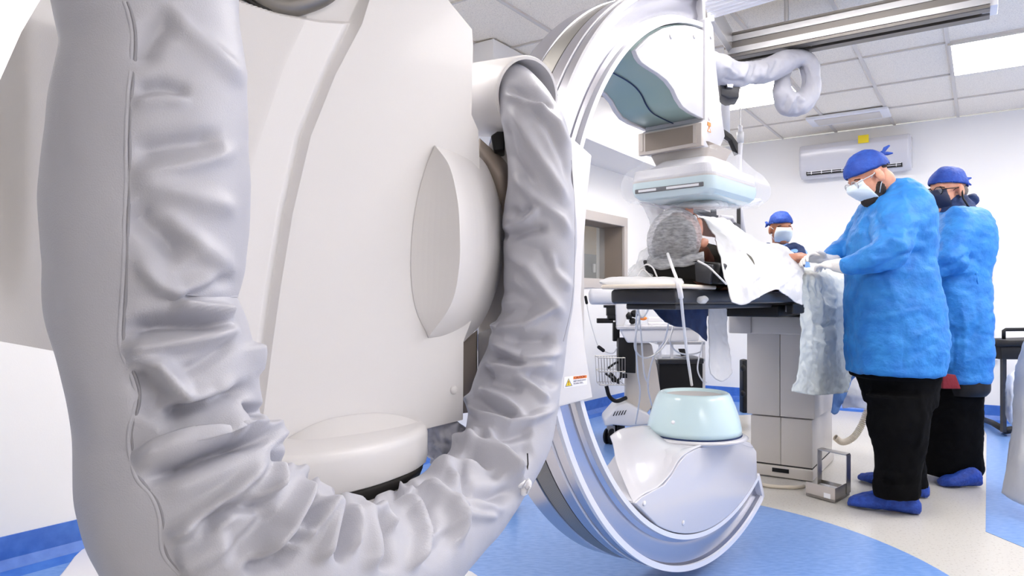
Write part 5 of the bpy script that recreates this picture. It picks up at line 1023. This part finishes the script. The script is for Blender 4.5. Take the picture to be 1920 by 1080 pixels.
# shelf unit to the right of the trolley
sh = thing('shelf_rack', 'low steel shelf rack with white posts behind the trolley', 'rack', P(1290, 720, YC+.5)*[1, 1, 0])
Ys = YC+.55
for px in (1238, 1260, 1320):
    MB().prism([P(px-2.5, 640, Ys-.1), P(px+2.5, 640, Ys-.1), np.array([P(px+2.5, 0, Ys-.1)[0], Ys-.1, 0]), np.array([P(px-2.5, 0, Ys-.1)[0], Ys-.1, 0])], np.array([0, .02, 0])).build('post', 'white', sh)
for y in (640, 672):
    MB().prism([P(1232, y, Ys-.12), P(1322, y, Ys-.12), P(1322, y+6, Ys-.12), P(1232, y+6, Ys-.12)], np.array([0, .4, 0])).build('shelf', 'alu', sh, bevel=.003)
cs_ = thing('equipment_case', 'black equipment case standing on the floor behind the x-ray tube cone', 'case', P(1278, 760, Ys)*[1, 1, 0])
MB().prism([np.array([P(1236, 0, Ys-.14)[0], Ys-.14, .0]), np.array([P(1318, 0, Ys-.14)[0], Ys-.14, .0]), P(1318, 674, Ys-.14), P(1236, 675, Ys-.14)], np.array([0, .36, 0])).build('case_body', 'black', cs_, bevel=.01)
MB().prism([P(1234, 674, Ys-.16), P(1320, 672, Ys-.16), P(1320, 682, Ys-.16), P(1234, 683, Ys-.16)], np.array([0, .38, 0])).build('case_lid', 'tabled', cs_, bevel=.008)
tag(MB().prism([P(1262, 640, Ys-.1), P(1300, 640, Ys-.1), P(1296, 622, Ys-.1), P(1270, 622, Ys-.1)], np.array([0, .2, 0])).build('label_printer', 'tabled', bevel=.006), 'small dark printer on top of the steel shelf rack', 'printer')
tag(MB().prism([P(1272, 654, Ys-.12), P(1284, 654, Ys-.12), P(1288, 666, Ys-.12), P(1278, 668, Ys-.12)], np.array([0, .02, 0])).build('handset', 'black', bevel=.003), 'small black handset between the rack shelves', 'device')
# black stand end left of the pedestal
bs = thing('pedal_stand', 'black narrow stand just left of the pedestal', 'stand', P(1396, 752, 6.2)*[1, 1, 0])
MB().prism([np.array([P(1393, 0, 6.2)[0], 6.2, 0]), np.array([P(1402, 0, 6.2)[0], 6.2, 0]), P(1402, 674, 6.2), P(1393, 676, 6.2)], np.array([0, .1, 0])).build('upright', 'black', bs, bevel=.01)
for y in (690, 738): MB().ell(P(1393, y, 6.2), [np.array([.022, 0, 0]), np.array([0, .03, 0]), ZV*.03]).build('knob', 'black', bs, smooth=True)
tag(MB().ell(np.array([.0, 3.3, .055]), [np.array([.030, 0, 0]), np.array([0, .04, 0]), ZV*.055]).ell(np.array([.008, 3.3, .11]), [np.array([.02, 0, 0]), np.array([0, .02, 0]), ZV*.03]).build('black_castor', 'black', smooth=True), 'black castor on the blue floor behind the sleeve elbow', 'castor')

# ------------------------------------------------------------------ monitors, pole, ceiling-hung sleeve
mn = thing('monitor_bank', 'dark-framed monitors seen from below behind the detector bag', 'monitor', P(1350, 400, 4.2))
fr_ = lambda pts, Y, th=.04: MB().prism([P(x, y, yy) for x, y, yy in pts], np.array([.01, th, 0]))
MB().prism([P(1300, 330, 4.05), P(1386, 330, 4.5), P(1386, 428, 4.5), P(1300, 391, 4.05)], np.array([-.03, .05, 0])).build('screen_panel', 'screen', mn)
MB().prism([P(1298, 384, 4.02), P(1389, 421, 4.49), P(1389, 431, 4.49), P(1298, 394, 4.02)], np.array([-.01, .05, 0])).build('lower_bezel', 'tabled', mn, bevel=.003)
MB().prism([P(1382, 326, 4.47), P(1389, 326, 4.50), P(1389, 430, 4.50), P(1382, 426, 4.47)], np.array([-.01, .05, 0])).build('side_bezel', 'dark', mn, bevel=.003)
MB().prism([P(1334, 330, 4.20), P(1342, 330, 4.25), P(1344, 412, 4.25), P(1334, 408, 4.20)], np.array([-.01, .05, 0])).build('middle_bezel', 'tabled', mn, bevel=.003)
MB().prism([P(1352, 238, 4.3), P(1372, 252, 4.44), P(1384, 268, 4.48), P(1384, 290, 4.48), P(1372, 262, 4.42), P(1352, 248, 4.3)], np.array([-.01, .05, 0])).build('top_bezel', 'black', mn, bevel=.003)
MB().tube([P(1347, 412, 4.15), P(1350, 406, 4.13), P(1372, 408, 4.2), P(1375, 416, 4.22)], .012, 10).build('handle', 'white', mn, smooth=True)
MB().tube([P(1360, 260, 4.55)+[0, 0, 0], np.array([P(1360, 260, 4.55)[0], 4.55, 2.56])], .03, 12).build('ceiling_arm', 'white', mn, smooth=True)
pole = thing('drip_pole', 'white jointed pole hanging beside the detector in front of the far wall', 'pole', P(1388, 440, 4.6))
MB().tube([P(1394, 440, 4.6), P(1386, 385, 4.6), P(1386, 300, 4.6), P(1388, 262, 4.6)], .017, 14).build('lower_tube', 'white', pole, smooth=True)
MB().tube([P(1388, 268, 4.6), P(1388, 248, 4.6)], .023, 14).build('joint_collar', 'cable', pole, smooth=True); MB().tube([P(1388, 250, 4.6), P(1388, 236, 4.6)], .014, 12).build('upper_tube', 'white', pole, smooth=True)
pole2 = MB().tube([P(1388, 237, 4.6), np.array([P(1388, 237, 4.6)[0], 4.6, 2.565])], .004, 8).build('suspension_rod', 'alu', pole)
s2 = thing('cable_sleeve', 'smaller grey fabric cable sleeve looping under the ceiling rail', 'cable sleeve', P(1440, 150, 3.6))
ctrl2 = [(1318, 118, 3.0, 22), (1348, 128, 3.2, 26), (1378, 140, 3.3, 24), (1410, 136, 3.4, 21), (1440, 132, 3.5, 23), (1468, 118, 3.55, 22), (1496, 109, 3.6, 17), (1514, 118, 3.62, 18), (1520, 145, 3.62, 17), (1518, 172, 3.62, 19), (1502, 193, 3.6, 22), (1480, 194, 3.58, 23), (1468, 176, 3.56, 19), (1466, 152, 3.6, 14), (1474, 136, 3.68, 10)]
q = spl(ctrl2, 220); cp2 = np.array([P(a, b, c) for a, b, c, _ in q]); cr2 = q[:, 3]*q[:, 2]/F
f2 = [([(1390, 150), (1398, 130), (1404, 116)], 4, .014), ([(1412, 152), (1418, 135), (1420, 118)], 4, -.014), ([(1428, 150), (1434, 132), (1440, 118)], 4, .012), ([(1445, 146), (1455, 125), (1458, 110)], 4, -.012), ([(1500, 120), (1506, 140), (1504, 165)], 4, -.012), ([(1475, 215), (1484, 195), (1488, 178)], 4, .014), ([(1496, 214), (1500, 196), (1496, 180)], 4, -.014), ([(1466, 205), (1474, 190), (1478, 176)], 4, -.012), ([(1352, 148), (1375, 155), (1400, 152)], 4, -.010), ([(1515, 120), (1524, 145), (1526, 175)], 3, .010), ([(1360, 120), (1372, 135), (1385, 142)], 4, .010), ([(1510, 190), (1500, 185), (1490, 172)], 3, .010)]
o = MB().tube(cp2, cr2, 60).build('sleeve_body', 'fabric', s2, smooth=True, post=cloth_post(12, .006, 26, .004, f2, 4))
MB().tube([P(1515, 104, 3.6), P(1520, 92, 3.6), P(1523, 78, 3.55)], .003, 6).build('suspension_cord', 'cable', s2)
br = thing('rail_bracket', 'black bracket under the small cable sleeve right of the detector column', 'bracket', P(1368, 170, 3.3))
MB().prism([P(1350, 150, 3.25), P(1388, 156, 3.3), P(1386, 184, 3.3), P(1366, 186, 3.28), P(1352, 178, 3.25)], np.array([.02, .12, 0])).build('bracket_body', 'tabled', br, bevel=.008)
MB().prism([P(1362, 152, 3.24), P(1376, 154, 3.26), P(1374, 165, 3.26), P(1364, 163, 3.24)], np.array([0, .02, 0])).build('bracket_plate', 'alu', br, bevel=.002)

# ------------------------------------------------------------------ around the pedestal foot
fb = thing('foot_switch', 'stainless steel foot switch box with a bail handle on the pale floor', 'foot switch', G(1545, 935))
fa, fbp, fc = G(1511, 930), G(1566, 945), G(1593, 930); hh = .075
fd = fbp+(G(1593, 932)-fbp); e1_, e2_ = fbp-fa, fc-fbp
MB().prism([fa+ZV*.006, fbp+ZV*.006, fc+ZV*.006, fa+e2_+ZV*.006], ZV*.012).build('tray_floor', 'steel', fb)
MB().prism([fa+ZV*.005, fbp+ZV*.005, fbp+ZV*hh, fa+ZV*hh], unit(e2_)*.004).build('front_panel', 'steelf', fb, bevel=.001)
MB().prism([fbp+ZV*.005, fc+ZV*.005, fc+ZV*hh, fbp+ZV*hh], -unit(e1_)*.004).build('end_panel', 'steel', fb, bevel=.001)
MB().prism([fa+e2_+ZV*.005, fc+ZV*.005, fc+ZV*.05, fa+e2_+ZV*.05], -unit(e2_)*.004).build('rear_panel', 'steel', fb, bevel=.001)
hz = .215
mid1, mid2 = fa+e2_*.75, fc-e2_*.25
for m_ in (mid1, mid2): MB().prism([m_+ZV*.02, m_+e2_*.28+ZV*.02, m_+e2_*.28+ZV*hz, m_+ZV*hz], unit(e1_)*.004).build('handle_side', 'steel', fb)
MB().prism([mid1+ZV*hz, mid2+ZV*hz, mid2+e2_*.28+ZV*hz, mid1+e2_*.28+ZV*hz], ZV*.005).build('handle_bar', 'steel', fb)
for k in range(2):
    c = fa+e1_*(.35+.34*k)+e2_*.5; MB().box(c+ZV*.04, (.06, .07, .02), [unit(e1_), unit(e2_), ZV]).build('pedal', 'alu', fb, bevel=.004)
MB().prism([fa+e1_*.62+ZV*.018, fa+e1_*.84+ZV*.018, fa+e1_*.84+ZV*.042, fa+e1_*.62+ZV*.042], -unit(e2_)*.001).build('name_plate', 'label', fb)
cl = []
base = spl([tuple(P(*p)) for p in [(1566, 820, 4.5), (1580, 829, 4.5), (1600, 820, 4.5), (1614, 800, 4.5), (1624, 775, 4.5), (1632, 750, 4.5)]], 500); Tt = np.gradient(base, axis=0); Tt /= np.linalg.norm(Tt, axis=1)[:, None]
for i, (b, t) in enumerate(zip(base, Tt)):
    a = i*.52; n1 = np.cross(t, [0, 1, 0]); n1 /= np.linalg.norm(n1); cl.append(b+.018*(math.cos(a)*n1+math.sin(a)*np.array([0, 1, 0])))
tag(MB().tube(cl, .0042, 5).build('coiled_cord', 'coil', smooth=True), 'cream coiled cord hanging between the pedestal and the black trousers', 'cord')
C = [[(1572, 700, 4.0), (1590, 700, 4.0), (1612, 700, 4.0), (1630, 702, 4.0)], [(1572, 735, 3.97), (1592, 735, 3.95), (1612, 728, 3.95), (1632, 725, 3.97)], [(1580, 768, 4.0), (1598, 764, 3.97), (1614, 764, 3.97), (1632, 772, 4.0)]]
sheet('waste_bag', C, 24, 24, 'filmw', 'crumpled clear bag hanging behind the legs of the bearded person', 'bag', (), .03, .02, .002, (9, 18), 9)
C = [[(1566, 700, 3.8), (1580, 700, 3.8), (1600, 690, 3.8), (1622, 690, 3.8)], [(1562, 740, 3.8), (1572, 735, 3.8), (1585, 725, 3.8), (1600, 712, 3.8)], [(1560, 774, 3.8), (1566, 778, 3.8), (1574, 772, 3.8), (1582, 750, 3.8)]]
sheet('blue_cloth', C, 24, 20, 'sblue', 'light blue crumpled cloth hanging below the paper sheet', 'cloth', (), .02, .02, .003, (9, 20), 10)

# ------------------------------------------------------------------ right edge: stool and covered cart
YS = 5.0
st_ = thing('mobile_stand', 'black metal stand with a padded seat and handle at the right edge', 'stand', G(1885, 812)*[1, 1, 0])
Y5 = 5.0
pts = spl([(1862, 640, 0), (1872, 636, 0), (1900, 640, 0), (1940, 638, 0), (1990, 640, 0)], 20)
MB().prism([P(1863, 642, Y5), P(1868, 636, Y5), P(1895, 639, Y5), P(2010, 636, Y5), P(2010, 650, Y5), P(1900, 650, Y5), P(1870, 651, Y5), P(1864, 648, Y5)], np.array([.03, .34, 0])).build('seat', 'black', st_, bevel=.012)
MB().tube([P(1882, 636, Y5+.05), P(1882, 620, Y5+.05), P(1886, 618, Y5+.05), P(1990, 617, Y5+.05), P(1994, 620, Y5+.05), P(1994, 636, Y5+.05)], .013, 10).build('handle', 'black', st_, smooth=True)
MB().prism([P(1876, 650, Y5+.02), P(1996, 650, Y5+.02), P(1996, 674, Y5+.02), P(1878, 674, Y5+.02)], np.array([0, .2, 0])).build('seat_frame', 'black', st_, bevel=.006)
for px in (1884, 1990): MB().prism([P(px-3.5, 670, Y5+.08), P(px+3.5, 670, Y5+.08), np.array([P(px+3.5, 0, Y5+.08)[0], Y5+.08, .04]), np.array([P(px-3.5, 0, Y5+.08)[0], Y5+.08, .04])], np.array([0, .03, 0])).build('upright', 'tabled', st_)
for tgt in ((1838, 789), (1882, 812), (1990, 800)):
    g0 = np.array([P(1886, 0, Y5+.1)[0], Y5+.1, .05]); MB().tube([g0, g0*.5+G(*tgt)*.5+ZV*.02, G(*tgt)+ZV*.022], [.026, .022, .02], 10).build('foot', 'black', st_, smooth=True)
C = [[(1905, 700, 3.5), (1920, 640, 3.45), (1960, 600, 3.4), (2020, 590, 3.4)], [(1900, 780, 3.42), (1925, 740, 3.3), (1970, 720, 3.2), (2030, 715, 3.2)], [(1890, 860, 3.38), (1915, 860, 3.22), (1965, 860, 3.15), (2030, 860, 3.1)], [(1878, 924, 3.38), (1912, 944, 3.20), (1960, 960, 3.05), (2030, 985, 3.0)]]
tr = sheet('trolley_drape', C, 40, 40, 'drape', 'white sheet draped over a trolley at the lower right edge', 'drape', [([(1905, 800), (1900, 860), (1890, 920)], 5, .014), ([(1915, 760), (1912, 840), (1905, 920)], 5, -.014)], .014, .010, .004, (7, 18), 11)
C = [[(1888, 710, 3.75), (1898, 696, 3.75), (1912, 694, 3.75), (1930, 690, 3.75)], [(1884, 740, 3.72), (1896, 735, 3.68), (1912, 735, 3.68), (1930, 735, 3.7)], [(1890, 785, 3.75), (1896, 795, 3.72), (1908, 800, 3.72), (1930, 800, 3.75)]]
sheet('bag', C, 20, 20, 'filmw', 'crumpled white bag beside the draped trolley at the right edge', 'bag', (), .02, .012, .003, (9, 22), 12)

tag(MB().ell(P(838, 832, 1.62), [np.array([.05, 0, .02]), np.array([0, .05, 0]), np.array([-.02, 0, .06])], 60, 40).build('fabric_bundle', 'fabric', smooth=True, post=cloth_post(30, .012, 50, .02, [([(815, 800), (850, 830)], 4, .01), ([(810, 830), (850, 860)], 4, .01), ([(830, 800), (845, 870)], 3, -.012)], 3)), 'small crumpled bundle of grey fabric between the turning disc and the sleeve', 'cloth')
